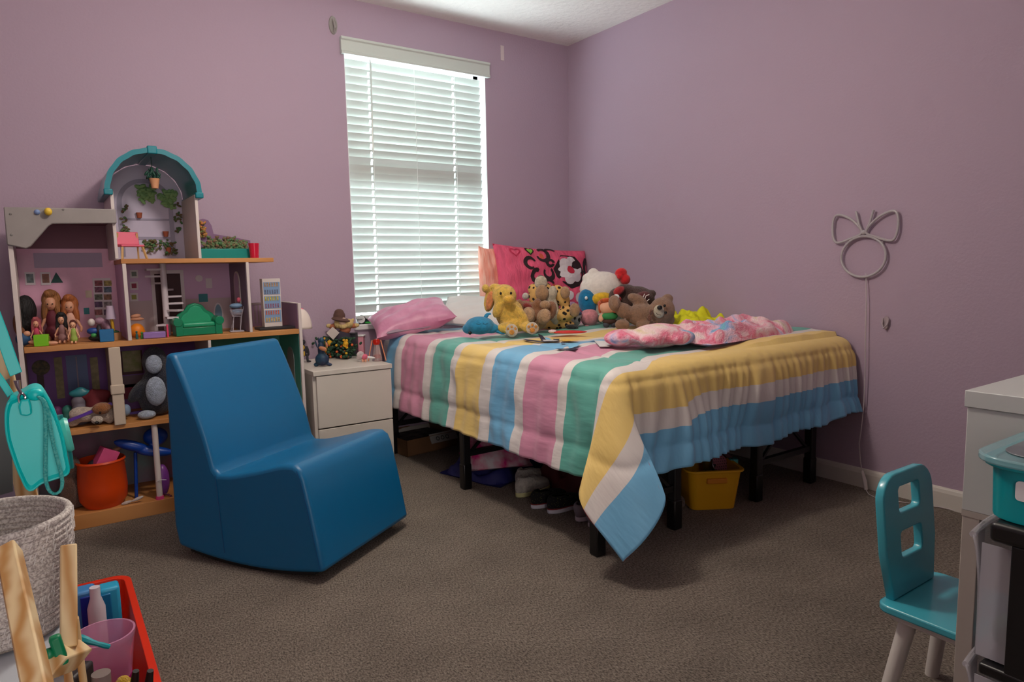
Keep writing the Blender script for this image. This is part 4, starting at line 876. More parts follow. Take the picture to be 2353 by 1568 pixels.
F.blob('arms', mat('figure_skin', (176, 116, 82), rough=.6), [(747, 800, 10, 5, dict(rot=20, d=-.025)), (755, 792, 3, 7, dict(rot=-12, d=-.015))], .0025)
F.bits('horns', mat('cloak_navy', (0, 0, 0)), [(729, 790, 1.6, 10, dict(rot=-14)), (735, 782, 1.6, 7, {}), (753, 786, 1.6, 8, dict(rot=-20))])
F = Fig('toy_figure', 'small black figure with yellow chest beside dollhouse end panel', 'figure', 701, 834, 'z', NT)
F.blob('body', mat('figure_black', (34, 32, 40), rough=.6), [(699, 806, 7, 14, {}), (694, 824, 3, 10, {}), (707, 824, 3, 10, {}), (690, 806, 3, 14, dict(rot=8)), (709, 806, 3, 12, dict(rot=-10)), (700, 786, 4.5, 5.5, {}), (711, 831, 5, 2.5, {})], .0025)
F.bits('chest_mark', mat('mark_yellow', (190, 150, 40), rough=.6), [(700, 798, 4, 5, dict(d=-.013)), (702, 812, 2, 6, dict(d=-.013))])
F = Fig('lamp', 'white domed toy lamp with pink bow on a red stem', 'lamp', 690, 836, 'z', NT); F.o.location += Vector((-.0, .05, 0))
sh = MB(); sh.grid(lambda a, b: F.p(698, 757)+Vector((math.cos(2*PI*a)*.066*math.cos(b*PI/2)**.8, math.sin(2*PI*a)*.05*math.cos(b*PI/2)**.8, .105*math.sin(b*PI/2))), 32, 14, cu=True); sh.build('lamp_shade', mat('shade_white', (226, 214, 204), rough=.3), F.o, solid=.003)
F.bits('bow', mat('bow_pink', (226, 96, 120), rough=.4), [(699, 709, 5, 7, dict(rot=-25)), (708, 716, 5, 7, dict(rot=-25)), (703, 713, 3, 3, dict(d=-.01)), (681, 712, 5, 4, {})])
MB().cyl(F.p(690, 836), F.p(690, 740), .0035).build('stem', mat('stem_red', (168, 30, 44), rough=.4), F.o)
MB().lathe([(0, 0), (.03, 0), (.028, .008), (0, .01)], F.p(690, 836), 24).build('base', mat('base_pink', (206, 120, 150), rough=.4), F.o)
F = Fig('doll', 'small doll with white hair lying on nightstand edge', 'doll', 838, 832, 'z', NT)
F.blob('hair', plush('doll_white_hair', (220, 206, 204)), [(829, 816, 9, 9, dict(rd=8)), (826, 822, 7, 6, {})], .003)
F.blob('dress', mat('dress_pink', (206, 96, 120), rough=.6), [(838, 820, 8, 7, dict(rd=7))], .003)
F.bits('legs', mat('doll_skin', (0, 0, 0)), [(834, 828, 3, 5, {}), (840, 828, 3, 5, {})]); F.bits('arm', mat('sleeve_white', (220, 220, 220)), [(852, 822, 11, 2.6, dict(rot=8))])
F = Fig('gift_box', 'pink box between nightstand plants and red lamp toy', 'box', 853, 820, 'z', NT); F.o.location += Vector((-.01, .17, 0))
MB().box((-.035, -.02, 0), (.04, .02, .10)).build('carton', mat('box_pink', (224, 150, 166), rough=.5), F.o, bev=.002)
MB().box((-.04, -.025, .10), (.045, .025, .108)).build('lid', mat('lid_white', (226, 226, 226), rough=.5), F.o, bev=.002)
F = Fig('lava_lamp', 'red and clear toy lamp on nightstand touching the bed', 'lamp', 880, 832, 'z', NT); F.o.location += Vector((-.005, .06, 0))
mrg = mat('red_translucent', (226, 40, 16), rough=.15, trans=.5)
MB().lathe([(0, .085), (.016, .085), (.020, .100), (.015, .112), (0, .116)], (0, 0, 0), 24).build('red_cap', mrg, F.o)
MB().lathe([(0, 0), (.026, 0), (.026, .012), (.020, .045), (.014, .085), (0, .085)], (0, 0, 0), 24).build('bottle', mat('clear_bottle', (226, 200, 196), rough=.1, trans=.7), F.o)
MB().lathe([(0, .012), (.014, .014), (.012, .03), (0, .036)], (0, 0, 0), 16).build('red_blob', mrg, F.o)
for s_ in (-1, 1): MB().bar((s_*.022, 0, .108), (s_*.046, 0, 0), .007, .004).build('side_strut', mat('strut_coral', (236, 150, 110), rough=.3), F.o)
# on the window sill
F = Fig('alarm_clock', 'small round white faced clock on the window sill', 'clock', 836, 752, 'y', .0); F.o.location.z = WZ0; F.o.location.y = .03
MB().lathe([(0, -.006), (.024, -.006), (.026, 0), (.024, .008), (0, .008)], (0, 0, .026), 28, (PI/2, 0, 0)).build('case', mat('clock_rim', (60, 60, 62), rough=.3), F.o)
MB().lathe([(0, 0), (.022, 0)], (0, -.0085, .026), 28, (PI/2, 0, 0)).build('dial', mat('dial_white', (226, 226, 226), rough=.3), F.o)
MB().bar((0, -.0092, .026), (0, -.0092, .042), .002, .0008).bar((0, -.0092, .026), (.011, -.0092, .022), .002, .0008).build('hands', mat('clock_rim', (0, 0, 0)), F.o)
F = Fig('toy_car', 'dark toy with a green base on the window sill', 'toy', 858, 752, 'y', .0); F.o.location.z = WZ0; F.o.location.y = .03
MB().box((-.035, -.015, 0), (.035, .015, .010)).build('base', mat('toy_green', (70, 200, 90), rough=.4), F.o, bev=.003)
MB().box((-.034, -.013, .010), (.030, .013, .026)).cyl((-.036, 0, .012), (-.036, 0, .044), .008).build('body', mat('toy_slate', (52, 66, 74), rough=.4), F.o, bev=.003)
# ---------------------------------------------------------------- dollhouse
DF, DB = -.45, -.12
DO = Vector((-2.53, -.28, 0))
dh = thing('dollhouse', 'large wooden toy dollhouse with teal arched tower and wood floors', 'dollhouse', DO)
mwd = woodm('dollhouse_wood', (176, 118, 62), (196, 138, 80), 6, 'X'); mwp = mat('dollhouse_white', (206, 196, 192), rough=.45)
def dpt(u, v, y=DF): return at(u, v, 'y', y)
def dl(p): return Vector(p)-DO
def dbox(name, lo, hi, m, par=dh, bev=.0015): return MB().box(dl(lo), dl(hi)).build(name, m, par, bev=bev, smooth=bool(bev))
dbox('floor_board', (-3.08, DF, 0), (-2.01, DB+.02, .06), mwd)
dbox('floor_board', (-3.08, DF, .388), (-2.01, DB+.02, .408), mwd)
dbox('floor_board', (-3.06, DF, .728), (-2.012, DB+.02, .750), mwd)
dbox('floor_board', (-2.715, DF, 1.064), (-2.11, DB+.02, 1.083), mwd)
dbox('side_panel', (-3.078, DF, .06), (-3.062, DB, 1.135), mwp)
dbox('side_panel', (-2.012, DF-.003, 0), (-1.998, DB+.02, .872), mwp)
mpu = mat('wall_print_purple', (122, 78, 152), rough=.6, var=.12); mpk2 = mat('wall_print_pink', (226, 166, 196), rough=.4, var=.1); mlil = mat('wall_print_lilac', (206, 168, 204), rough=.5); mgr = mat('wall_print_green', (64, 146, 134), rough=.6)
dbox('divider', (-2.712, DF, .750), (-2.698, DB, 1.064), mwp)
dbox('divider_lining', (-2.7125, DF+.012, .752), (-2.7122, DB, 1.062), mlil, bev=0)
dv = dbox('divider', (-2.232, DF, .750), (-2.220, DB, 1.064), mwp)
dbox('divider_lining', (-2.2335, DF+.012, .752), (-2.2322, DB, 1.062), mat('lining_grey', (120, 104, 122), rough=.6), bev=0)
o = MB(); c_ = []
P_ = [(-.055, 0), (.055, 0), (.055, .13)]+[(.055*math.cos(t), .13+.055*math.sin(t)) for t in [PI*i/10 for i in range(1, 10)]]+[(-.055, .13)]
o.prism(P_, lambda y, z: dl((-2.2336, -.27+y, .84+z)), lambda y, z: dl((-2.237, -.27+y, .84+z))); ar = o.build('arch_window_frame', mwp, dh, smooth=False)
o = MB(); o.prism([(a*.72, .012+b*.9) for a, b in P_], lambda y, z: dl((-2.2372, -.27+y, .84+z)), lambda y, z: dl((-2.2376, -.27+y, .84+z))); o.build('arch_window_pane', mat('arch_pane', (176, 146, 176), rough=.3), ar, smooth=False)
dbox('divider', (-2.777, DF-.002, .408), (-2.752, DB, .728), mat('column_cream', (190, 176, 158), rough=.6), bev=.003)
dbox('column_front', (-2.786, DF-.012, .408), (-2.744, DF-.002, .728), mat('column_cream', (0, 0, 0)), bev=.003); dbox('column_collar', (-2.790, DF-.016, .535), (-2.740, DF-.001, .575), mat('column_cream', (0, 0, 0)), bev=.004)
dbox('divider', (-2.41, DF, .408), (-2.398, DB, .728), mwp)
o = MB(); o.tube([dl((-2.640, DF+.02, z)) for z in (.06, .388)], .012, 14); pl_ = o.build('post', mwp, dh)
o = MB(); o.lathe([(0, 0), (.017, 0), (.015, .014), (0, .014)], dl((-2.640, DF+.02, .06)), 20); o.build('post_foot', mat('post_pink', (200, 60, 120), rough=.5), dh)
# back panels, each room its own printed wall
def back(x0, z0, x1, z1, m, y=DB): return dbox('back_panel', (x0, y, z0), (x1, y+.012, z1), m, bev=0)
bpk = back(-3.062, .750, -2.712, 1.135, mpk2)
def pr_(u0, v0, u1, v1, m, par, name='printed_picture', y=DB-.0015, th=.0008):
    a = dpt(u0, v0, y); b = dpt(u1, v1, y); return MB().box(dl((min(a.x, b.x), y-th, min(a.z, b.z))), dl((max(a.x, b.x), y, max(a.z, b.z)))).build(name, m, par, smooth=False)
mgw = mat('print_grey', (168, 150, 176), rough=.5); msk = mat('print_sky', (150, 176, 190), rough=.5); mfr = mat('print_frame', (214, 204, 210), rough=.5)
pr_(76, 582, 236, 614, mgw, bpk, 'printed_beam'); 
for u, c_ in ((69, (130, 146, 150)), (105, (150, 104, 90))):
    pr_(u-13, 626, u+13, 655, mfr, bpk, 'picture_frame'); pr_(u-9, 630, u+9, 650, mat('pic_%d' % u, c_, rough=.6, var=.3, vscale=60), bpk, y=DB-.003)
o = MB(); a = dpt(131, 650, DB-.002); o.prism([(-.022, 0), (.022, 0), (0, .045)], lambda x, z: dl((a.x+x, a.y, a.z+z)), lambda x, z: dl((a.x+x, a.y-.001, a.z+z))); o.build('printed_tree', mat('print_tree', (20, 70, 66), rough=.6), bpk, smooth=False)
pr_(212, 640, 262, 745, mfr, bpk, 'bookcase_frame')
for i, (v, cs) in enumerate(((648, ((160, 80, 90), (180, 160, 90))), (663, ((150, 90, 120), (110, 130, 150))), (680, ((120, 130, 110), (160, 120, 90))), (697, ((110, 80, 120), (180, 170, 170))), (715, ((190, 120, 120), (140, 120, 150))))):
    for j, c_ in enumerate(cs): pr_(217+j*21, v-3, 236+j*21, v+9, mat('shelf_%d%d' % (i, j), c_, rough=.6, var=.4, vscale=90), bpk, 'bookcase_items', y=DB-.003)
pr_(196, 668, 212, 684, mat('print_cream2', (206, 190, 170), rough=.6), bpk, 'printed_star'); pr_(192, 708, 206, 722, mat('print_teal', (50, 130, 140), rough=.6), bpk)
blc = back(-2.698, .750, -2.232, 1.064, mlil)
pr_(290, 693, 565, 775, mat('print_wainscot', (190, 170, 176), rough=.5), blc, 'wainscot')
pr_(345, 622, 432, 775, mfr, blc, 'door_frame', y=DB-.003); pr_(354, 630, 424, 775, mat('door_maroon', (58, 20, 28), rough=.6), blc, 'printed_door', y=DB-.005)
for v, c_ in ((630, (120, 130, 120)), (657, (150, 40, 70)), (683, (150, 150, 70))): pr_(298, v-9, 318, v+9, mfr, blc, 'picture_frame', y=DB-.003); pr_(302, v-5, 314, v+5, mat('pic_b%d' % v, c_, rough=.6), blc, y=DB-.005)
a = dpt(457, 640, DB-.003); MB().lathe([(0, 0), (.016, 0), (.016, .003), (0, .003)], dl(a), 24, (PI/2, 0, 0)).build('wall_clock_print', mfr, blc)
pr_(472, 640, 488, 662, mfr, blc, 'picture_frame', y=DB-.003); pr_(456, 676, 478, 694, mat('print_teal', (0, 0, 0)), blc, y=DB-.003)
o = MB(); a = dpt(503, 735, DB-.003); o.lathe([(0, 0), (.022, 0)], dl((a.x, a.y, a.z+.025)), 24, (PI/2, 0, 0), 1, 2.6); o.build('mirror_frame', mfr, blc, smooth=False)
o = MB(); o.lathe([(0, 0), (.016, 0)], dl((a.x, a.y-.002, a.z+.025)), 24, (PI/2, 0, 0), 1, 3.1); o.build('mirror_glass', mat('mirror_blue', (112, 150, 172), rough=.3), blc, smooth=False)
# balcony rail prints
fm = mat('fence_print', (128, 112, 116), rough=.6)
bf = dbox('balcony_rail', (-2.220, DB, .750), (-2.012, DB+.01, .868), mat('rail_lilac', (140, 112, 140), rough=.6), bev=0)
o = MB()
for i in range(12): x = -2.214+i*.0172; o.box(dl((x, DB-.002, .765)), dl((x+.006, DB, .860)))
o.box(dl((-2.22, DB-.003, .858)), dl((-2.012, DB, .868))); o.build('rail_bars', fm, bf, smooth=False)
dbox('end_lining', (-2.0135, DF+.01, .752), (-2.0122, DB, .868), mat('rail_lilac', (0, 0, 0)), bev=0)
# lower rooms
bl1 = back(-3.062, .408, -2.777, .728, mpu)
for u0, u1 in ((123, 150), (206, 232)): pr_(u0, 822, u1, 915, mat('curtain_print', (150, 140, 108), rough=.7, var=.15, vscale=60), bl1, 'curtain', y=DB-.004)
pr_(150, 818, 206, 900, mat('window_print', (84, 104, 150), rough=.5), bl1, 'printed_window'); pr_(176, 820, 180, 900, mat('window_bar', (140, 130, 150)), bl1, 'window_bar', y=DB-.003)
a = dpt(94, 845, DB-.003); MB().lathe([(0, 0), (.032, 0), (.032, .004), (0, .004)], dl(a), 24, (PI/2, 0, 0)).build('printed_clock', mat('clock_print', (90, 76, 44), rough=.6, var=.5, vscale=90), bl1)
pr_(84, 860, 106, 925, mat('clock_case', (60, 36, 40), rough=.6), bl1, 'printed_clock_case', y=DB-.002)
bl2 = back(-2.752, .408, -2.41, .728, mpu)
pr_(276, 808, 330, 858, mat('picture_frame_maroon', (70, 22, 34), rough=.6), bl2, 'picture_frame'); pr_(280, 808, 326, 852, mat('picture_olive', (120, 124, 70), rough=.6, c2=(150, 140, 110), vscale=40), bl2, y=DB-.004)
pr_(272, 866, 340, 886, mat('headboard_print', (110, 88, 100), rough=.6), bl2, 'printed_headboard'); pr_(272, 886, 340, 912, mat('bed_print', (130, 30, 60), rough=.6), bl2, 'printed_bed')
bl3 = back(-2.398, .408, -2.012, .728, mgr)
dbox('end_lining', (-2.0135, DF+.01, .41), (-2.0122, DB, .726), mgr, bev=0)
o = MB(); o.prism([(y*1.0, z*1.0) for y, z in P_], lambda y, z: dl((-2.0137, -.30+y, .47+z)), lambda y, z: dl((-2.016, -.30+y, .47+z))); o.build('arch_print', mat('arch_grey', (120, 130, 130), rough=.6), dh, smooth=False)
back(-3.062, .06, -2.012, .388, mat('wall_print_mauve', (136, 96, 120), rough=.6, c2=(100, 128, 132), vscale=5))
# upper left roof: grey fascia with a bevelled leg, panel behind
mg = mat('roof_grey', (150, 144, 142), rough=.6, var=.06, vscale=8)
pts = [(8, 476), (265, 481), (268, 514), (121, 515), (112, 520), (72, 566), (60, 572), (16, 563)]
pw = [dpt(u, v, DF-.004) for u, v in pts]
o = MB(); o.prism([(p.x, p.z) for p in pw], lambda x, z: dl((x, DF-.016, z)), lambda x, z: dl((x, DF-.002, z))); fa = o.build('roof_fascia', mg, dh, bev=.004)
dbox('roof_ceiling', (-3.062, DF, 1.235), (-2.735, DB, 1.26), mat('ceiling_maroon', (120, 76, 90), rough=.6), bev=0)
dbox('back_panel', (-3.062, DB, 1.135), (-2.735, DB+.012, 1.25), mat('ceiling_maroon', (0, 0, 0)), bev=0)
for u, v in ((24, 492), (26, 540), (145, 482)):
    a = dpt(u, v, DF-.0165); MB().lathe([(0, 0), (.004, 0), (.003, .002), (0, .002)], dl(a), 12, (PI/2, 0, 0)).build('screw', mat('screw', (110, 106, 104), rough=.4), fa)
# tower
TXL, TXR = -2.728, -2.418; TC = (TXL+TXR)/2; TR = (TXR-TXL)/2
dbox('tower_post', (TXL-.006, DF, 1.083), (TXL+.006, DB, 1.352), mwp); dbox('tower_post', (TXR-.006, DF, 1.083), (TXR+.006, DB, 1.352), mwp)
mtl = mat('teal_plastic_roof', (0, 118, 132), rough=.3, coat=.2)
for k_, (t0, t1) in enumerate(((-4, 86), (94, 184))):
    o = MB()
    def f(a, b, t0=t0, t1=t1):
        t = math.radians(t0+(t1-t0)*b); r_ = TR+.004+.012*(1+.10*math.cos(b*9*PI)); q = a*4
        if q <= 1: rr, y = r_+.008, DF-.012+q*(DB-DF+.02)
        elif q <= 2: rr, y = r_+.008-(q-1)*.02, DB+.008
        elif q <= 3: rr, y = r_-.012, DB+.008-(q-2)*(DB-DF+.02)
        else: rr, y = r_-.012+(q-3)*.02, DF-.012
        return dl((TC+rr*math.cos(t), y, 1.352+rr*math.sin(t)*1.0))
    o.grid(f, 16, 24); bmesh.ops.remove_doubles(o.bm, verts=o.bm.verts[:], dist=.0005); o.build('tower_roof', mtl, dh)
dbox('roof_ridge', (TC-.018, DF-.016, 1.352+TR+.0), (TC+.018, DB+.01, 1.352+TR+.032), mtl, bev=.004)
for s_ in (-1, 1): dbox('roof_eave', (TC+s_*(TR+.012)-.016, DF-.016, 1.336), (TC+s_*(TR+.012)+.016, DB+.01, 1.360), mtl, bev=.004)
o = MB(); P2 = [(TXL, 1.083), (TXR, 1.083)]+[(TC+TR*math.cos(t), 1.352+TR*math.sin(t)) for t in [PI*i/20 for i in range(21)]]
o.prism(P2, lambda x, z: dl((x, DB, z)), lambda x, z: dl((x, DB+.01, z))); bt = o.build('back_panel', mat('tower_lavender', (196, 188, 212), rough=.3), dh, smooth=False)
mwf = mat('tower_frame_print', (150, 144, 168), rough=.4)
o = MB(); R1, R2 = TR*.72, TR*.60
for i in range(20):
    ta, tb = PI*i/20, PI*(i+1)/20
    A = [dl((TC+r_*math.cos(t), DB-.002, 1.335+r_*math.sin(t))) for r_, t in ((R1, ta), (R1, tb), (R2, tb), (R2, ta))]
    o.bm.faces.new([o._v(p) for p in A])
for x in (-R1, R2): o.box(dl((TC+x, DB-.003, 1.10)), dl((TC+x+R1-R2, DB-.001, 1.335)))
o.box(dl((TC-R2, DB-.003, 1.175)), dl((TC+R2, DB-.001, 1.188))); o.box(dl((TC-R2, DB-.003, 1.262)), dl((TC+R2, DB-.001, 1.270))); o.build('printed_arch_window', mwf, bt, smooth=False)
mplant = mat('print_plant', (66, 120, 74), rough=.7, c2=(120, 80, 60), vscale=50)
def leaves(name, pts, m, par, seed, n=70, r=.010, y=DB-.012, ys=.012):
    rnd = random.Random(seed); o = MB()
    for i in range(n):
        u, v, su, sv = rnd.choice(pts); p = dpt(u+rnd.uniform(-su, su), v+rnd.uniform(-sv, sv), y); p.y += rnd.uniform(-ys, ys)
        o.ell(dl(p), (r*rnd.uniform(.5, 1), .003, r*.5), (0, rnd.uniform(-1.2, 1.2), 0), 8, 5)
    return o.build(name, m, par)
leaves('printed_vines', [(285, 505, 7, 32), (408, 500, 8, 34), (290, 535, 6, 10)], mplant, bt, 3, 70)
leaves('printed_bushes', [(360, 565, 30, 14), (345, 560, 14, 8), (392, 572, 14, 14)], mplant, bt, 4, 110)
leaves('spider_plant', [(337, 438, 22, 12), (335, 450, 16, 14)], mat('print_spider', (130, 170, 110), rough=.7), bt, 5, 60, .016); leaves('spider_plant', [(386, 452, 20, 12), (388, 466, 14, 12)], mat('print_spider', (0, 0, 0)), bt, 6, 60, .016)
mtc = mat('terracotta_print', (160, 84, 58), rough=.7)
for u, v in ((320, 495), (381, 538), (387, 575)):
    a = dpt(u, v, DB-.012); MB().lathe([(0, -.012), (.009, -.012), (.013, .012), (0, .012)], dl(a), 16).build('printed_pot', mtc, bt)
# terrace wall and planter
P3 = [dpt(u, v, DB) for u, v in ((455, 590), (455, 506), (466, 503), (478, 506), (486, 518), (491, 538), (510, 541), (540, 546), (575, 553), (578, 590))]
o = MB(); o.prism([(p.x, p.z) for p in P3], lambda x, z: dl((x, DB, z)), lambda x, z: dl((x, DB+.01, z))); tw = o.build('terrace_back', mat('terrace_lilac', (124, 92, 128), rough=.6), dh, smooth=False)
leaves('printed_blossom_tree', [(463, 527, 10, 18)], mat('print_blossom', (200, 120, 60), rough=.7, c2=(90, 110, 60), vscale=90), tw, 8, 60, .010)
leaves('printed_shrub', [(490, 556, 14, 12), (525, 556, 14, 10), (558, 562, 14, 9)], mplant, tw, 9, 150, .010, y=-.2, ys=.02)
a = dpt(457, 594, -.30); b = dpt(574, 574, -.30); o = MB().box(dl((a.x, -.33, 1.083)), dl((b.x, -.24, b.z+.004))); pl = o.build('planter_box', mat('planter_teal', (0, 128, 122), rough=.35), dh, bev=.003)
leaves('planter_greens', [(490, 563, 26, 10), (535, 565, 30, 8)], mplant, pl, 10, 150, .011, y=-.285, ys=.025)
# spiral stairs
mss = mat('stairs_white', (200, 190, 196), rough=.4)
sx, sy = -2.545, -.30
st_ = MB(); st_.cyl(dl((sx, sy, .750)), dl((sx, sy, 1.064)), .013); stp = st_.build('spiral_stair_pole', mss, dh)
for i in range(10):
    t = math.radians(-150+i*37); z = .765+i*.030; o = MB()
    o.prism([(.008, -.010), (.068, -.024), (.068, .024), (.008, .010)], lambda x, y: dl((sx+x*math.cos(t)-y*math.sin(t), sy+x*math.sin(t)+y*math.cos(t), z)), lambda x, y: dl((sx+x*math.cos(t)-y*math.sin(t), sy+x*math.sin(t)+y*math.cos(t), z+.008)))
    o.build('stair_tread', mss, stp, smooth=False)

# ------------- loose toys in the dollhouse
def S(n, l, c, u, v, z, y, g=None):
    F = Fig(n, l, c, u, v, 'y', y, g); F.o.rotation_euler = (0, 0, -.12); F.o.location.z = z
    q = F.o.location-CAM; F.v = 784-q.dot(UP)/q.dot(FW)*FPX; F.u = 1176.5+q.dot(RT)/q.dot(FW)*FPX; w_ = F.o.location+Vector((math.cos(-.12), math.sin(-.12), 0))*.02-CAM; F.kx = (1176.5+w_.dot(RT)/w_.dot(FW)*FPX-F.u)/.02; return F
Z1, Z2, Z3, Z4 = .0605, .4085, .7505, 1.0835
# green sofa
so = thing('toy_sofa', 'small green plastic toy sofa with arched back', 'toy sofa', (-2.435, -.37, Z3), .03)
mgs = mat('sofa_green', (0, 122, 84), rough=.35, coat=.2); mgl = mat('sofa_cushion', (22, 146, 104), rough=.4)
bk_ = [(-.085, 0), (.085, 0), (.085, .07), (.07, .09), (.045, .105), (.03, .128), (0, .138), (-.03, .128), (-.045, .105), (-.07, .09), (-.085, .07)]
MB().prism(bk_, lambda x, z: Vector((x, .02, z)), lambda x, z: Vector((x, .038, z+.002))).build('backrest', mgs, so, bev=.004)
MB().prism([(x*.74, .012+z*.84) for x, z in bk_], lambda x, z: Vector((x, .014, z)), lambda x, z: Vector((x, .022, z))).build('back_cushion', mgl, so, bev=.003)
MB().box((-.085, -.04, 0), (.085, .03, .036)).build('seat_base', mgs, so, bev=.004); MB().box((-.066, -.044, .034), (.066, .02, .056)).build('seat_cushion', mgl, so, bev=.008, seg=3)
for s_ in (-1, 1): MB().box((s_*.08-.014, -.046, 0), (s_*.08+.014, .034, .055)).cyl((s_*.084, -.048, .060), (s_*.084, .034, .060), .019, seg=24).build('armrest', mgs, so, bev=.002)
# tower chair, hanging plant, cup
t = thing('toy_chair', 'pink toy chair with wooden legs in the tower room', 'toy chair', (-2.665, -.36, Z4), .25)
mpc = mat('chair_pink', (214, 96, 122), rough=.5); mwl = mat('toy_wood', (196, 158, 104), rough=.5)
MB().box((-.045, -.02, .052), (.045, .045, .060)).build('seat', mpc, t, bev=.002); MB().box((-.045, .036, .06), (.045, .044, .115), (-.15, 0, 0)).build('backrest', mpc, t, bev=.003)
for x in (-.038, .038):
    MB().bar((x, -.012, .055), (x*1.25, -.028, 0), .007, .007).build('leg', mwl, t); MB().bar((x, .036, .11), (x*1.2, .056, 0), .007, .007).build('leg', mwl, t)
F = S('hanging_plant', 'tiny toy pot with dark plant hanging from tower roof', 'plant', 356, 430, Z4+.24, -.38)
F.o.location.z = dpt(356, 433, -.38).z; F.v = 433; F.u = 356
MB().lathe([(0, 0), (.013, 0), (.019, .034), (.021, .04), (0, .04)], (0, 0, 0), 20).build('pot', mat('pot_tan', (206, 148, 108), rough=.7), F.o)
o = MB(); rnd = random.Random(3)
for i in range(26): F.e(o, 352+rnd.gauss(0, 7), 408-rnd.random()*30+12, 3, 7, d=rnd.gauss(0, .006), rd=2, rot=rnd.uniform(-40, 40))
o.build('foliage', mat('foliage_dark', (16, 66, 54), rough=.6), F.o); MB().cyl(F.p(352, 385), F.p(352, 358), .0015).build('hanger', mat('foliage_dark', (0, 0, 0)), F.o)
F = Fig('toy_bow', 'small orange object on the teal tower roof ridge', 'toy', 371, 354, 'y', -.38); F.bits('body', mat('orange_bit', (190, 130, 80), rough=.6), [(368, 353, 7, 4, dict(rot=20)), (378, 358, 5, 3, dict(rot=30))])
t = thing('toy_cup', 'red plastic tumbler at end of the dollhouse terrace', 'cup', (dpt(585, 590, -.36).x, -.36, Z4)); MB().lathe([(0, 0), (.019, 0), (.024, .068), (.021, .068), (.017, .004), (0, .004)], (0, 0, 0), 28).build('cup_body', mat('cup_red', (186, 24, 56), rough=.2), t)
# shelf fridge, tray
a = dpt(607, 752, -.36); b = dpt(642, 640, -.36); t = thing('toy_fridge', 'white toy display fridge printed with rows of products', 'toy fridge', ((a.x+b.x)/2, -.35, Z3+.012))
W_ = (b.x-a.x)/2; H_ = b.z-Z3-.012; MB().box((-W_, -.02, 0), (W_, .025, H_)).build('cabinet', mwp, t, bev=.002)
rnd = random.Random(5)
for r_ in range(3):
    z0 = .022+r_*(H_-.03)/3; MB().box((-W_+.004, -.0215, z0), (W_-.004, -.0205, z0+(H_-.03)/3-.008)).build('blue_print', mat('fridge_blue', (120, 150, 186), rough=.4), t, smooth=False)
    for sub in range(2):
        o = MB()
        for i in range(6): x = -W_+.008+i*(2*W_-.016)/6; o.box((x, -.023, z0+.003+sub*.033), (x+.006, -.0216, z0+.022+sub*.033))
        o.build('printed_goods', mat('goods_%d%d' % (r_, sub), ((214, 176, 96), (206, 110, 90), (150, 100, 130), (206, 190, 80), (110, 120, 150), (190, 150, 110))[r_*2+sub], rough=.5, var=.3, vscale=120), t, smooth=False)
tag(dbox('tray', (a.x-.03, -.40, Z3), (b.x+.05, -.30, Z3+.011), mat('tray_black', (28, 26, 34), rough=.5), None), 'flat black tray under the toy fridge on dollhouse balcony', 'tray').location += DO
# high chair / trolley
F = S('toy_high_chair', 'grey wire toy high chair with blue cushion beside sofa', 'toy chair', 545, 770, Z3, -.37)
mwr = mat('wire_grey', (166, 160, 170), rough=.4)
o = MB()
for s_ in (-1, 1): o.tube([F.p(545+s_*8-3, 768, -.02), F.p(548+s_*9, 728, 0), F.p(548+s_*16, 705, .01)], .0022, 6); o.tube([F.p(545+s_*12-3, 768, .03), F.p(548+s_*7, 728, .01)], .0022, 6)
for i in range(6): o.tube([F.p(530+i, 712+i*3, -.015), F.p(562-i, 712+i*3, -.015)], .0014, 6)
o.build('wire_frame', mwr, F.o); F.bits('cushion', mat('cushion_pale', (110, 140, 170), rough=.6), [(546, 703, 15, 6, dict(rd=10)), (548, 716, 12, 6, dict(rd=8))]); F.bits('pink_hood', mat('hood_pink', (190, 80, 100), rough=.6), [(553, 690, 5, 6, {})])
MB().box((-.03, -.02, 0), (.03, .03, .006)).build('base', mwr, F.o, bev=.002)
F = S('toy_pumpkin', 'orange round toy at left of dollhouse sitting room', 'toy', 317, 772, Z3, -.30); F.blob('body', mat('pumpkin_orange', (222, 126, 24), rough=.5), [(316, 760, 18, 17, {}), (324, 766, 12, 12, {})], .004); F.bits('lid', mat('lid_peach', (196, 140, 110), rough=.6), [(315, 728, 12, 5, dict(rot=-10, d=.05)), (318, 735, 16, 4, dict(d=.05))])
F = S('toy_figures', 'two tiny green and teal figures before the orange toy', 'figure', 322, 784, Z3, -.40); F.bits('teal_figure', mat('fig_teal', (30, 90, 90), rough=.5), [(315, 775, 3.4, 10, {}), (315, 763, 2.6, 3, {})]); F.bits('green_figure', mat('fig_green', (60, 130, 60), rough=.5), [(327, 776, 4, 8, {}), (327, 766, 3, 3, {})])
F = S('toy_block', 'lilac toy block at foot of the white spiral stairs', 'toy', 356, 782, Z3, -.41); MB().box((-.042, -.015, 0), (.042, .02, .026)).build('block', mat('block_lilac', (140, 110, 176), rough=.5), F.o, bev=.003)
F = S('toy_pole', 'thin pink toy pole standing left of green sofa', 'toy', 387, 780, Z3, -.40); MB().cyl(F.p(386, 781), F.p(386, 746), .004).build('pole', mat('pole_pink', (220, 70, 110), rough=.4), F.o)
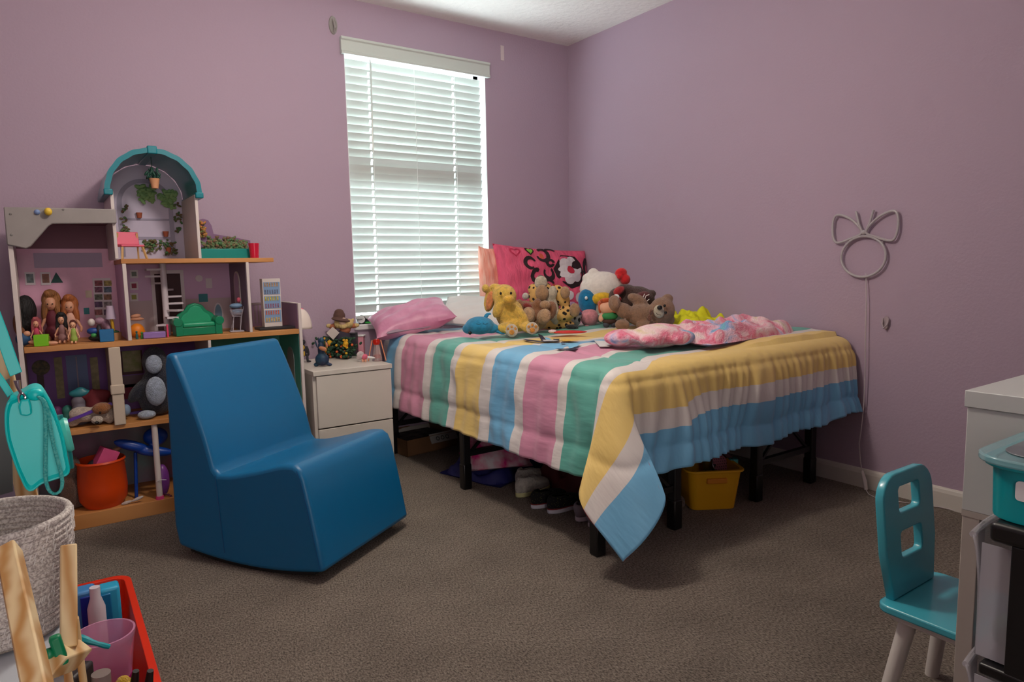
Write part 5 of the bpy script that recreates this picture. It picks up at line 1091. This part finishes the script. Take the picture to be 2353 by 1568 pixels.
# dolls, left room
def doll(label, u, v, y, sc, hair, top, skin=(206, 150, 120), long_hair=True, facing=True, back_=False, arms=True):
    F = S('doll', label, 'doll', u, v, Z3, y, 'dolls in the dollhouse bedroom'); s = sc
    u, v = F.u, F.v
    ms_ = mat('dskin_%d' % skin[0], skin, rough=.5); mh = mat('dhair_%d_%d' % (hair[0], hair[2]), hair, rough=.6, bump=.6, bscale=60, stretch=(4, 4, .6), var=.25, vscale=30); mt_ = mat('dtop_%d_%d' % (top[0], top[2]), top, rough=.7)
    if not back_: F.blob('head', ms_, [(u, v-78*s, 13*s, 15*s, dict(rd=12*s))], .003)
    d_ = -.012*s if not back_ else -.02
    hh = [(u, v-84*s, 21*s, 22*s, dict(d=.018*s, rd=17*s)), (u-13*s, v-66*s, 8*s, 30*s, dict(rot=6)), (u+13*s, v-66*s, 8*s, 30*s, dict(rot=-6)), (u, v-98*s, 14*s, 9*s, dict(d=-.002))] if long_hair else [(u, v-84*s, 16*s, 16*s, dict(d=.012*s)), (u-10*s, v-72*s, 5*s, 14*s, {}), (u+10*s, v-72*s, 5*s, 14*s, {})]
    if back_: hh = [(u, v-72*s, 24*s, 34*s, dict(rd=22*s)), (u, v-45*s, 22*s, 22*s, dict(rd=18*s))]
    F.blob('hair', mh, hh, .004)
    F.blob('dress', mt_, [(u, v-44*s, 14*s, 22*s, dict(rd=11*s)), (u, v-18*s, 18*s, 16*s, dict(rd=14*s))], .004)
    if arms:
        for s_ in (-1, 1): F.blob('arm', ms_, [(u+s_*17*s, v-42*s, 4*s, 17*s, dict(rot=-s_*22, d=-.005)), (u+s_*23*s, v-26*s, 3.6*s, 8*s, dict(rot=s_*10, d=-.01))], .0025)
    for s_ in (-1, 1): F.blob('leg', ms_, [(u+s_*8*s, v-6*s, 5*s, 7*s, dict(d=-.035*s, rd=20*s))], .003)
    if not back_:
        for s_ in (-1, 1): F.bits('eye', ebk, [(u+s_*5*s, v-77*s, 1.7*s, 1.3*s, dict(d=-13*s/F.k, rd=1))])
        F.bits('lips', mat('lips', (170, 60, 70), rough=.4), [(u, v-70*s, 2.4*s, .9*s, dict(d=-13*s/F.k, rd=1))])
    return F
doll('doll with black hair seen from behind in dollhouse bedroom', 68, 800, -.26, 1.05, (18, 16, 20), (60, 50, 90), back_=True)
doll('doll with long golden brown hair and dark red dress', 126, 796, -.24, 1.12, (166, 108, 58), (96, 26, 44))
doll('doll with ginger hair and pale top right of golden haired doll', 168, 796, -.26, 1.0, (186, 106, 52), (220, 170, 150))
doll('small doll with red hair and lime green dress sitting in front', 172, 796, -.40, .55, (104, 40, 24), (150, 176, 80), (230, 176, 140), long_hair=False)
doll('doll with tangled black hair slumped between the larger dolls', 146, 796, -.36, .68, (20, 18, 22), (140, 100, 100))
doll('doll with pink top at the left of the dollhouse bedroom', 88, 800, -.33, .60, (190, 90, 100), (196, 70, 100), (220, 160, 130))
F = S('doll', 'doll in blue lying down with one arm stretched right', 'doll', 80, 800, Z3, -.40, 'dolls in the dollhouse bedroom')
F.blob('body', mat('dtop_blue', (30, 70, 110), rough=.7), [(55, 778, 18, 16, {}), (98, 778, 14, 9, {})], .004); F.blob('arm', mat('dskin_206', (0, 0, 0)), [(92, 786, 26, 6, dict(d=-.02, rot=4)), (122, 790, 16, 5, dict(d=-.02)), (66, 766, 9, 7, dict(d=-.01))], .003); F.blob('hair', mat('dhair_brown', (110, 66, 40), rough=.7), [(45, 744, 10, 24, {}), (50, 760, 12, 10, {})], .004)
for u, c_, w_, h_, lab, nm in ((97, (120, 196, 20), 14, 13, 'bright lime green toy block at front of dollhouse bedroom', 'toy_block'), (247, (10, 104, 160), 14, 14, 'bright blue toy box beside the toy lamp', 'toy_box')):
    F = S(nm, lab, 'toy', u, 797 if u == 97 else 786, Z3, -.42); MB().box((-w_/F.k, -.02, 0), (w_/F.k, .02, 2*h_/F.k)).build('block', mat('blk_%d' % u, c_, rough=.4), F.o, bev=.002)
F = S('toy_lamp', 'tiny toy table lamp with white shade and yellow stem', 'toy lamp', 263, 782, Z3, -.36); u, v = F.u, F.v
MB().lathe([(.020, 0), (.013, .055), (.0125, .055), (.019, 0)], F.p(u-4, v-48), 24).build('shade', mat('toy_shade', (186, 170, 190), rough=.6), F.o); MB().cyl(F.p(u, v-18), F.p(u-3, v-52), .006).build('stem', mat('toy_yellow', (206, 160, 30), rough=.4), F.o); MB().lathe([(0, 0), (.026, 0), (.028, .03), (0, .03)], F.p(u, v), 24).build('tan_pot', mat('toy_tan', (166, 124, 82), rough=.7), F.o); F.bits('green_base', mat('toy_grn', (30, 90, 50), rough=.5), [(u, v-18, 13, 4, {})])
F = S('toy_robot', 'small white and blue toy with black base beside blue box', 'toy', 222, 788, Z3, -.38); u, v = F.u, F.v
F.blob('head', mwp, [(u-8, v-44, 9, 9, {})], .003); F.blob('body', mat('robot_blue', (30, 70, 140), rough=.4), [(u-6, v-24, 15, 8, {})], .003); F.bits('base', mat('figure_black', (0, 0, 0)), [(u, v-8, 18, 7, {}), (u+8, v-18, 8, 20, {})]); F.bits('green_patch', mat('toy_grn2', (60, 150, 80), rough=.5), [(u-4, v-15, 7, 5, dict(d=-.02))])
F = S('toy_figure', 'small pink and white toy pony behind the blue box', 'toy', 245, 776, Z3, -.34); u, v = F.u, F.v; F.blob('body', mat('pony', (176, 140, 160), rough=.6, c2=(120, 80, 100), vscale=40), [(u, v-36, 10, 12, {}), (u-12, v-44, 12, 9, {}), (u+6, v-22, 9, 14, {})], .003)
# roof ornament
F = Fig('toy_decoration', 'small blue and yellow toy stuck on grey roof', 'toy', 100, 500, 'y', DF-.02); F.bits('blue_part', mat('deco_blue', (120, 144, 190), rough=.4), [(84, 488, 10, 8, {}), (90, 488, 6, 6, dict(d=-.008))]); F.bits('yellow_part', mat('deco_yellow', (222, 186, 60), rough=.4), [(112, 487, 8, 9, {})])

# lower rooms
F = S('plush_puppy', 'white and tan plush puppy lying on lower dollhouse shelf', 'plush toy', 220, 986, Z2, -.40); u, v = F.u, F.v
F.blob('body', plush('puppy_white', (204, 188, 172)), [(u-25, v-28, 34, 18, dict(rot=10)), (u-50, v-12, 16, 10, {}), (u+10, v-20, 20, 14, {}), (u+34, v-18, 14, 18, {}), (u+20, v-36, 26, 16, {})], .006)
F.blob('head_patch', plush('puppy_tan', (166, 102, 48)), [(u+18, v-40, 22, 14, dict(d=-.03)), (u+36, v-44, 10, 9, dict(d=-.02))], .005); F.blob('muzzle', plush('puppy_white', (0, 0, 0)), [(u+8, v-18, 15, 10, dict(d=-.06))], .005); F.bits('nose', ebk, [(u+8, v-14, 5, 4, dict(d=-.085))]); F.bits('eye', ebk, [(u+16, v-34, 3, 3, dict(d=-.062))])
F = S('plush_penguin', 'large navy and white plush penguin behind the blue chair', 'plush toy', 366, 970, Z2, -.36); u, v = F.u, F.v
F.blob('body', plush('penguin_navy', (20, 26, 48)), [(u+4, v-60, 42, 58, dict(rd=28)), (u, v-126, 30, 34, dict(rd=26)), (u-40, v-62, 16, 34, dict(rot=40)), (u-28, v-34, 14, 22, {})], .007)
F.blob('belly', plush('penguin_white', (170, 184, 204)), [(u-2, v-62, 24, 34, dict(d=-.065, rd=14)), (u-2, v-122, 20, 22, dict(d=-.05, rd=12))], .006); F.blob('foot', plush('penguin_white', (0, 0, 0)), [(u-26, v-10, 22, 10, dict(d=-.05, rd=18))], .006)
F = S('toy_helmet', 'teal and grey toy mask in lower left dollhouse room', 'toy', 190, 940, Z2+.03, -.33); F.o.location.z = Z2; F.blob('mask', mat('mask_teal', (40, 120, 130), rough=.4), [(188, 886, 26, 10, {}), (190, 880, 14, 8, {})], .004); F.blob('base', mat('mask_grey', (104, 98, 110), rough=.6), [(184, 905, 18, 14, {}), (186, 935, 24, 28, {})], .006)
F = S('fabric_heap', 'dark red fabric heap in lower left dollhouse room', 'fabric', 225, 955, Z2, -.34); F.blob('cloth', mat('cloth_dark_red', (96, 20, 30), rough=.8), [(232, 908, 32, 14, {}), (214, 912, 24, 9, dict(rot=10)), (228, 935, 30, 28, {}), (218, 898, 6, 8, {})], .007)
F = S('toy_wand', 'long flat purple strip lying across the lower dollhouse room', 'toy', 200, 960, Z2, -.425); u, v = F.u, F.v; MB().bar(F.p(142, 968), F.p(262, 932), .008, .012).build('strip', mat('strip_purple', (90, 50, 160), rough=.4), F.o)
F.o.location.z = Z2; 
F = S('toy_heap', 'small mixed coloured toys piled behind the purple strip', 'toys', 150, 975, Z2, -.30)
rnd = random.Random(12)
for i, c_ in enumerate(((190, 160, 50), (90, 40, 90), (40, 110, 100), (170, 160, 150), (60, 90, 60))): F.blob('toy_piece', mat('heap_%d' % i, c_, rough=.6), [(110+i*24, 940+rnd.uniform(-12, 12), 14, 13, {}), (118+i*20, 960, 14, 14, {})], .006)
F = S('toy_ball', 'small pale blue ball right of the cream column', 'ball', 293, 975, Z2, -.36); u, v = F.u, F.v; F.blob('ball', mat('ball_pale', (120, 140, 166), rough=.5), [(u, v-22, 11, 14, {})], .005)
F = S('toy_strip', 'purple flat toy leaning beside the penguin', 'toy', 315, 960, Z2, -.25); u, v = F.u, F.v; MB().box((-.035, -.005, .0), (.075, .005, .012), (0, -.06, 0)).build('strip', mat('strip_purple', (0, 0, 0)), F.o); F.o.location.z = Z2+.03 if False else Z2
# bottom level
F = S('bucket', 'orange round bucket full of toys on the dollhouse bottom floor', 'bucket', 240, 1158, Z1, -.36); u, v = F.u, F.v; k = F.k
mob = mat('bucket_orange', (206, 66, 10), rough=.35)
MB().lathe([(0, 0), (38/k, .0), (48/k, .03), (50/k, .08), (47/k, 100/k), (50/k, 104/k), (48/k, 108/k), (45/k, 104/k), (47/k, .08), (40/k, .006), (0, .006)], (0, 0, 0), 36).build('bucket_body', mob, F.o)
b_ = MB(); b_.box((-.02, -.04, .13), (.045, .02, .24), (0, .5, .3)); b_.build('pink_card', mat('card_pink', (206, 80, 130), rough=.5), F.o, bev=.001)
F2 = S('toy_heap', 'dark mixed toys filling the orange bucket', 'toys', 240, 1060, Z1+.14, -.35); u, v = F2.u, F2.v
F2.blob('toy_piece', mat('heap_dark', (44, 44, 52), rough=.5), [(u-22, v-12, 20, 18, {}), (u+2, v-18, 18, 22, {})], .006); F2.blob('toy_piece', mat('heap_teal', (40, 110, 124), rough=.5), [(u+20, v-26, 9, 20, dict(rot=15)), (u-2, v-34, 8, 9, {})], .005); F2.blob('cloth', mat('heap_tan', (140, 104, 80), rough=.8), [(u+34, v-12, 18, 8, dict(rot=-30))], .005); F2.blob('paper_flap', mat('heap_tan', (0, 0, 0)), [(u+24, v-44, 20, 6, dict(rot=-20))], .005)
F = S('toy_slide', 'dark blue plastic toy chair seat leaning beside the bucket', 'toy', 345, 1160, Z1, -.38); u, v = F.u, F.v
F.blob('seat', mat('slide_blue', (8, 60, 150), rough=.35), [(u-30, v-125, 44, 12, dict(rot=22)), (u+20, v-105, 46, 12, dict(rot=12)), (u+24, v-135, 30, 22, dict(d=.04))], .006)
for s_ in (-1, 1): MB().cyl((s_*.05, .02, 0), (s_*.04, .02, .2), .007).build('leg', mat('slide_blue', (0, 0, 0)), F.o)
F = S('plush_bear', 'brown plush toy in shade left of the orange bucket', 'plush toy', 165, 1175, Z1, -.34); u, v = F.u, F.v; F.blob('body', plush('shade_brown', (96, 66, 50)), [(u, v-40, 26, 42, {}), (u+8, v-100, 22, 26, {}), (u+16, v-15, 20, 14, {})], .008)
F = S('purple_bag', 'purple shiny bag between white post and blue chair', 'bag', 378, 1150, Z1, -.40); u, v = F.u, F.v; F.blob('bag', mat('bag_purple', (110, 50, 130), rough=.35), [(u, v-38, 16, 38, {})], .006); stroke(F, [(u-14, v-42, -.045), (u-6, v-46, -.05), (u+8, v-44, -.05)], .0016, mat('pale_stroke', (200, 200, 206)), 'zip')  # short pale grey stroke across the bag front
F = S('paper_scraps', 'white crumpled paper scraps at front edge of bottom floor', 'paper', 305, 1158, Z1, -.425); u, v = F.u, F.v; F.blob('paper', mat('paper_white', (180, 170, 166), rough=.8), [(u-14, v-4, 14, 4, dict(rot=-12)), (u+12, v-9, 16, 4, dict(rot=-20))], .003)
F = Fig('bead_ring', 'pink and dark bead ring on carpet beside blue chair', 'ring', 380, 1172, 'z', .004); o = MB()
for i in range(22): t = 2*PI*i/22; o.ell((.036*math.cos(t), 0.006, .034+.034*math.sin(t)), (.005, .005, .005), None, 8, 6)
o.build('beads', mat('bead_pink', (130, 30, 80), rough=.4, c2=(40, 30, 50), vscale=60), F.o)
# edge of a second dollhouse
t = thing('playset', 'teal domed toy playset cut off at left edge beside dollhouse', 'playset', (-3.17, -.40, 0))
MB().box((-.12, -.06, 0), (.045, .14, .70)).build('cabinet', mat('playset_grey', (110, 96, 116), rough=.6), t, bev=.003)
MB().box((.020, -.07, .70), (.034, -.05, 1.0)).box((-.03, -.07, .70), (-.016, -.05, 1.0)).build('post', mwp, t, bev=.001)
MB().box((-.12, -.04, .70), (.045, .10, .72)).build('shelf', mwd, t); MB().box((-.12, .09, .72), (.04, .10, 1.02)).build('back_panel', mat('playset_blue', (80, 120, 136), rough=.5), t)
o = MB(); o.ell((-.05, 0, 1.0), (.105, .09, .105), None, 32, 16); o.build('dome_roof', mtl, t)
# ---------------------------------------------------------------- left foreground: easel, basket, purse, toy tray
mpine = woodm('pine', (196, 146, 84), (236, 212, 164), 16, 'Z')
ez = thing('easel', 'light pine wooden art easel at left edge with green knobs', 'easel', (-3.02, -2.7, 0))
EO = Vector((-3.02, -2.7, 0))
def el(u, v, y): return at(u, v, 'y', y)-EO
def plank(name, a, b, wx, wy, m=mpine, par=ez, upv=(0, 1, 0)): return MB().bar(a, b, wx, wy, upv).build(name, m, par, bev=.002)
A0, A1 = el(20, 1264, -2.72), el(100, 1640, -2.96); d_ = (A1-A0).normalized()
plank('front_leg', A0, A0+d_*1.0*.85, .019, .020)
B0, B1 = el(157, 1256, -2.60), el(158, 1490, -2.66)
plank('rear_leg', B0, B1, .018, .030)
plank('tray_end', el(112, 1528, -2.70), el(178, 1505, -2.64), .030, .022)
P0, P1 = el(-4, 800, -2.2), el(72, 1190, -2.2); dd = (P1-P0).normalized()
plank('back_leg', P0, P0+dd*.95, .030, .020)
plank('hinge_block', el(154, 1262, -2.60)+Vector((.004, 0, -.004)), el(158, 1300, -2.60)+Vector((.004, 0, 0)), .010, .012)
mgk = mat('knob_green', (0, 128, 82), rough=.4)
kn = MB(); ka, kb = el(103, 1506, -2.70), el(130, 1496, -2.69); kn.tube([ka, kb], .0062, 14)
kn.bar(el(124, 1462, -2.695), el(146, 1526, -2.695), .012, .012, (0, 1, 0)); kn.build('wing_knob', mgk, ez, bev=.003)
MB().bar(el(148, 1222, -2.3), el(150, 1252, -2.3), .006, .01, (0, 1, 0)).build('wing_knob', mgk, ez, bev=.002)
# whiteboard panel leaning back behind the purse, and paper tray
p = [el(-40, 900, -2.25), el(22, 870, -2.25), el(30, 1130, -2.25), el(-40, 1150, -2.25)]
o = MB(); o.prism([(0, 0), (1, 0), (1, 1), (0, 1)], lambda a, b: p[0].lerp(p[1], a).lerp(p[3].lerp(p[2], a), b), lambda a, b: p[0].lerp(p[1], a).lerp(p[3].lerp(p[2], a), b)+Vector((0, .01, 0))); o.build('board', mat('board_slate', (84, 92, 92), rough=.4), ez, smooth=False)
tz = el(70, 1430, -2.5).z-.004
o = MB(); o.box((-.16, -.14, tz-.012), (.022, .24, tz-.002)); o.build('tray', mat('tray_white', (196, 204, 212), rough=.35), ez, bev=.002)
plank('tray_rail', Vector((-.16, -.13, tz-.03)), Vector((.0, -.13, tz-.03)), .02, .034, upv=(0, 0, 1))
o = MB(); o.box((-.16, -.16, .0), (-.13, -.13, tz-.01)).box((-.16, .2, 0), (-.13, .23, tz-.01)).box((-.02, .2, 0), (.01, .23, tz-.012)); o.build('leg', mpine, ez)
plank('brace', el(172, 1420, -2.45), el(196, 1600, -2.45), .010, .012)

# rope basket
bc = at(-22, 1190, 'y', -2.50); zb = EO.z+tz-.001; bk_ = thing('rope_basket', 'grey white coiled rope basket standing on easel tray', 'basket', (bc.x-.002, -2.50, zb))
hz = bc.z-zb; Rb = .094
def ropem():
    m = bpy.data.materials.new('rope_weave'); m.use_nodes = True; nt = m.node_tree; b = nt.nodes['Principled BSDF']; b.inputs['Roughness'].default_value = .9
    tc = nt.nodes.new('ShaderNodeTexCoord'); n = nt.nodes.new('ShaderNodeTexNoise'); n.inputs['Scale'].default_value = 320; n.inputs['Detail'].default_value = 3
    nt.links.new(tc.outputs['Object'], n.inputs['Vector']); r = nt.nodes.new('ShaderNodeValToRGB'); e = r.color_ramp.elements; e[0].position = .38; e[0].color = (*lin((170, 160, 156)), 1); e[1].position = .6; e[1].color = (*lin((226, 220, 214)), 1)
    nt.links.new(n.outputs[0], r.inputs[0]); nt.links.new(r.outputs[0], b.inputs['Base Color']); bp = nt.nodes.new('ShaderNodeBump'); bp.inputs['Strength'].default_value = .5; bp.inputs['Distance'].default_value = .002
    nt.links.new(n.outputs[0], bp.inputs['Height']); nt.links.new(bp.outputs[0], b.inputs['Normal']); return m
mro = ropem(); o = MB(); turns = 19; n_ = turns*48; rr = hz/turns*.56; pts = []
for i in range(n_+1):
    t = i/48; q = t/turns; r_ = Rb*(.78+.22*min(1, q*1.15)**.7)-rr; a = 2*PI*t; jj = 1+.006*math.sin(a*17)
    pts.append((r_*math.cos(a)*jj, r_*math.sin(a)*jj, rr+q*(hz-2*rr)))
o.tube(pts, rr, 8); o.build('coiled_wall', mro, bk_)
pts = [((Rb-rr)*math.cos(2*PI*i/60), (Rb-rr)*math.sin(2*PI*i/60), hz-rr) for i in range(60)]; MB().tube(pts, rr*1.05, 10, closed=True).build('rim', mro, bk_)
MB().lathe([(0, .003), (Rb*.76, .003)], (0, 0, 0), 40).build('bottom', mro, bk_)
o = MB(); rnd = random.Random(8)
o = MB()
for i in range(520):   # stitches across the coils
    t = rnd.random()*turns; q = t/turns; a = 2*PI*t; r_ = Rb*(.78+.22*min(1, q*1.15)**.7)+.0006; z = rr+q*(hz-2*rr)
    o.tube([(r_*math.cos(a), r_*math.sin(a), z-rr*.8), (r_*math.cos(a+.035), r_*math.sin(a+.035), z+rr*.8)], .0007, 4)
o.build('stitching', mat('stitch_white', (224, 220, 216), rough=.8), bk_)

# teal purse hanging from the easel
mps = mat('purse_teal', (0, 208, 206), rough=.36)
F = Fig('purse', 'turquoise silicone camera shaped purse hanging from the easel', 'purse', 92, 1000, 'y', -2.52); k = F.k; F.turn(.0); F.kx *= 1.08
t_ = F.o
out_ = [(30, 905), (60, 895), (84, 886), (104, 890), (118, 912), (134, 950), (146, 1000), (151, 1050), (152, 1086), (120, 1094), (84, 1100), (56, 1112), (40, 1080), (26, 1030), (17, 980), (20, 930)]
pz = sm(out_+[out_[0]], 4)[:-1]
def pp_(d, s_=1.0): return lambda u, v: F.p(88+(u-88)*s_, 1000+(v-1000)*s_, d)
o = MB(); rings = []
for d_, s_ in ((-.030, .90), (-.034, .97), (-.028, 1.0), (.028, 1.0), (.034, .97), (.030, .90)): rings.append([o._v(pp_(d_, s_)(u, v)) for u, v in pz])
for A_, B_ in zip(rings, rings[1:]):
    for i in range(len(A_)): o.bm.faces.new([A_[i], A_[(i+1) % len(A_)], B_[(i+1) % len(A_)], B_[i]])
o.bm.faces.new(rings[0]); o.bm.faces.new(rings[-1]); o.build('body', mps, t_)
o = MB(); o.tube([pp_(-.031, .985)(u, v) for u, v in pz], .0022, 6, closed=True); o.build('edge_piping', mps, t_)
o = MB(); o.tube([F.p(118+i*.0, 918) if False else F.p(u, v, -.0) for u, v in ((140, 960), (150, 1010), (156, 1060), (156, 1088))], .006, 10); o.build('side_band', mat('purse_dark', (0, 120, 120), rough=.4), t_)
o = MB(); c_ = F.p(160, 1006, -.004); o.lathe([(0, -.006), (.022, -.006), (.024, 0), (.022, .004), (0, .004)], c_, 28, (0, PI/2-.12, 0)); o.build('round_pendant', mat('pendant_mint', (90, 200, 186), rough=.35), t_)
o = MB(); o.tube([F.p(148, 985, -.01), F.p(152, 1000, -.012), F.p(150, 1016, -.012)], .0018, 6); o.build('clasp', mat('chrome', (190, 190, 194), rough=.15, metal=1), t_)
o = MB(); e_ = [(68, 905), (76, 902), (80, 920), (80, 938), (68, 942), (52, 938), (50, 920), (56, 904)]; o.prism(e_, lambda u, v: F.p(u, v, -.040), lambda u, v: F.p(u, v, -.030)); o.build('strap_tab', mps, t_, bev=.002)
o = MB(); o.ell(F.p(91, 898, -.03), (.010, .008, .008)); o.build('button', mps, t_)
mch = mat('chrome', (0, 0, 0)); o = MB(); o.tube([F.p(60+8*math.cos(q), 903+12*math.sin(q), -.036) for q in [2*PI*i/16 for i in range(16)]], .0016, 6, closed=True); o.tube([F.p(60, 893, -.036), F.p(52, 876, -.036), F.p(48, 862, -.036), F.p(56, 862, -.036), F.p(56, 880, -.036)], .002, 6); o.build('swivel_hook', mch, t_)
def band(pts, w_, th, name):
    o = MB(); R_ = []
    for i, (u, v, d, ww) in enumerate(pts):
        a = Vector(pts[max(i-1, 0)][:2]); b = Vector(pts[min(i+1, len(pts)-1)][:2]); t2 = (b-a).normalized(); n2 = Vector((-t2.y, t2.x))
        R_.append([o._v(F.p(u+n2.x*s_*ww, v+n2.y*s_*ww, d+q)) for s_, q in ((-1, -th), (1, -th), (1, th), (-1, th))])
    for A_, B_ in zip(R_, R_[1:]):
        for i in range(4): o.bm.faces.new([A_[i], A_[(i+1) % 4], B_[(i+1) % 4], B_[i]])
    o.bm.faces.new(R_[0]); o.bm.faces.new(R_[-1]); return o.build(name, mps, t_, bev=.0008)
band([(-6, 640, -.03, 15), (12, 700, -.034, 15), (29, 760, -.036, 15), (44, 820, -.036, 15), (52, 848, -.036, 15)], 0, .0012, 'front_strap')
band([(-40, 780, .02, 9), (-10, 835, .018, 9), (12, 872, .016, 9), (30, 905, .014, 9)], 0, .0012, 'back_strap')
mcd = mat('cord_teal', (90, 186, 180), rough=.8, c2=(20, 150, 150), vscale=400)
o = MB(); o.tube([F.p(*q) for q in sm3] if False else [F.p(u, v, d) for u, v, d in ((94, 900, -.04), (110, 906, -.044), (112, 940, -.045), (106, 1000, -.046), (98, 1060, -.046), (96, 1095, -.046), (103, 1118, -.046), (120, 1126, -.046), (136, 1112, -.046), (137, 1085, -.046), (128, 1040, -.046), (120, 990, -.046), (119, 940, -.045), (114, 915, -.044), (104, 902, -.042))], .0026, 8); o.build('wrist_cord', mcd, t_, sub=1)

# red orange toy tray on the floor with contents
tr = thing('toy_tray', 'red orange plastic tray of toys on the carpet', 'tray', (-3.03, -1.90, 0))
smoothbox('tray_body', mat('tray_red', (214, 44, 10), rough=.35), .36, .96, .145, tr, taper=.9, r=.04, th=.006)
fl_ = MB().box((-.15, -.44, .008), (.15, .44, .02)).build('liner', mat('tray_inner', (120, 16, 10), rough=.5), tr)
F = Fig('bucket', 'clear pink and purple plastic bucket with teal handle', 'bucket', 236, 1590, 'z', .022); q = at(237, 1455, 'y', -1.95); zt = q.z; F.o.location = (q.x, -1.95, .022); k = FPX/depth(q)
hb = zt-.022; Rk = 64/k
mcl = mat('clear_pink', (232, 170, 206), rough=.12, alpha=.45); mmg = mat('bucket_magenta', (200, 40, 150), rough=.3, alpha=.8)
MB().lathe([(Rk*.80, hb*.55), (Rk*.97, hb*.93), (Rk, hb*.94), (Rk*1.02, hb), (Rk*.95, hb), (Rk*.77, hb*.55)], (0, 0, 0), 40).build('clear_wall', mcl, F.o)
MB().lathe([(0, 0), (Rk*.68, 0), (Rk*.80, hb*.55), (Rk*.77, hb*.55), (Rk*.65, .004), (0, .004)], (0, 0, 0), 40).build('coloured_base', mmg, F.o)
o = MB(); o.lathe([(Rk*.80, hb*.30), (Rk*.93, hb*.62)], (0, 0, 0), 40); o = MB(); o.grid(lambda a, b: Vector((Rk*(.78+.15*b)*math.cos(-2.5+a*1.4), Rk*(.78+.15*b)*math.sin(-2.5+a*1.4), hb*(.25+.45*b))), 16, 4); o.build('purple_label', mat('label_purple', (134, 78, 176), rough=.4), F.o, solid=.002)
o = MB(); pts = [Vector((Rk*1.02*math.cos(t), Rk*1.02*math.sin(t)-.004, hb*(1.02)+.02*math.sin((t+2.9)*1.1)-.03*max(0, (t+1.6)))) for t in [-2.9+i*.16 for i in range(14)]]; o.tube(pts, [.006, .008, .009, .0085, .009, .0095, .009, .0085, .009, .008, .006, .005, .006, .005], 8); o.build('teal_handle', mat('handle_teal', (0, 150, 160), rough=.4), F.o)
for i, (nm, u, v, y, w_, h_, c_, lab) in enumerate((('toy_box', 188, 1385, -1.62, .032, .07, (60, 130, 190), 'light blue toy case standing in red tray, left of white bottle'), ('toy_bottle', 220, 1380, -1.66, .020, .075, (206, 200, 208), 'white plastic bottle standing in the red tray'), ('toy_box', 252, 1375, -1.60, .024, .065, (40, 160, 200), 'cyan toy case standing in red tray, right of white bottle'))):
    q = at(u, v, 'y', y); t = thing(nm, lab, 'toy', (q.x, y, .021)); ht = q.z-.021+.035
    if nm == 'toy_bottle': MB().lathe([(0, 0), (w_, 0), (w_, ht*.75), (w_*.6, ht*.88), (w_*.6, ht), (0, ht)], (0, 0, 0), 24).build('bottle_body', mat('tc%d' % i, c_, rough=.4), t)
    else:
        MB().box((-w_, -.02, 0), (w_, .03, ht)).build('case', mat('tc%d' % i, c_, rough=.35), t, bev=.008, seg=3)
        MB().box((-w_*.1 if i == 0 else -w_*.9, -.024, ht*.35), (w_*.85 if i == 0 else w_*.1, -.019, ht*.93)).build('dark_panel', mat('tp%d' % i, (10, 40, 140) if i == 0 else (0, 110, 160), rough=.3), t, bev=.002)
F = Fig('toy_bee', 'yellow fuzzy toy with black prongs at bottom of frame', 'toy', 285, 1600, 'z', .022); q = at(285, 1590, 'y', -2.16); F.o.location = (q.x, -2.16, .022); k = FPX/depth(q); hb = q.z-.022
MB().ell((0, 0, hb*.55), (.034, .034, hb*.62)).build('body', plush('bee_yellow', (222, 176, 30)), F.o)
mbk = mat('prong_black', (16, 14, 14), rough=.5)
for du in (.020, .048): MB().tube([(du, 0, hb*.6), (du+.004, -.004, hb+.02), (du+.010, -.006, hb+.046)], [.007, .008, .006], 10).build('prong', mbk, F.o)
F = Fig('toy_box', 'dark toy with clear cap between easel and bucket', 'toy', 200, 1600, 'z', .022); q = at(196, 1560, 'y', -2.18); F.o.location = (q.x, -2.18, .022); hb = q.z-.022
MB().box((-.05, -.03, 0), (.0, .03, hb+.02)).build('case', mat('case_dark', (40, 34, 36), rough=.5), F.o, bev=.006); MB().cyl((.02, 0, 0), (.03, 0, hb+.01), .016).build('grey_cap', mat('cap_grey', (140, 130, 124), rough=.3, alpha=.8), F.o)
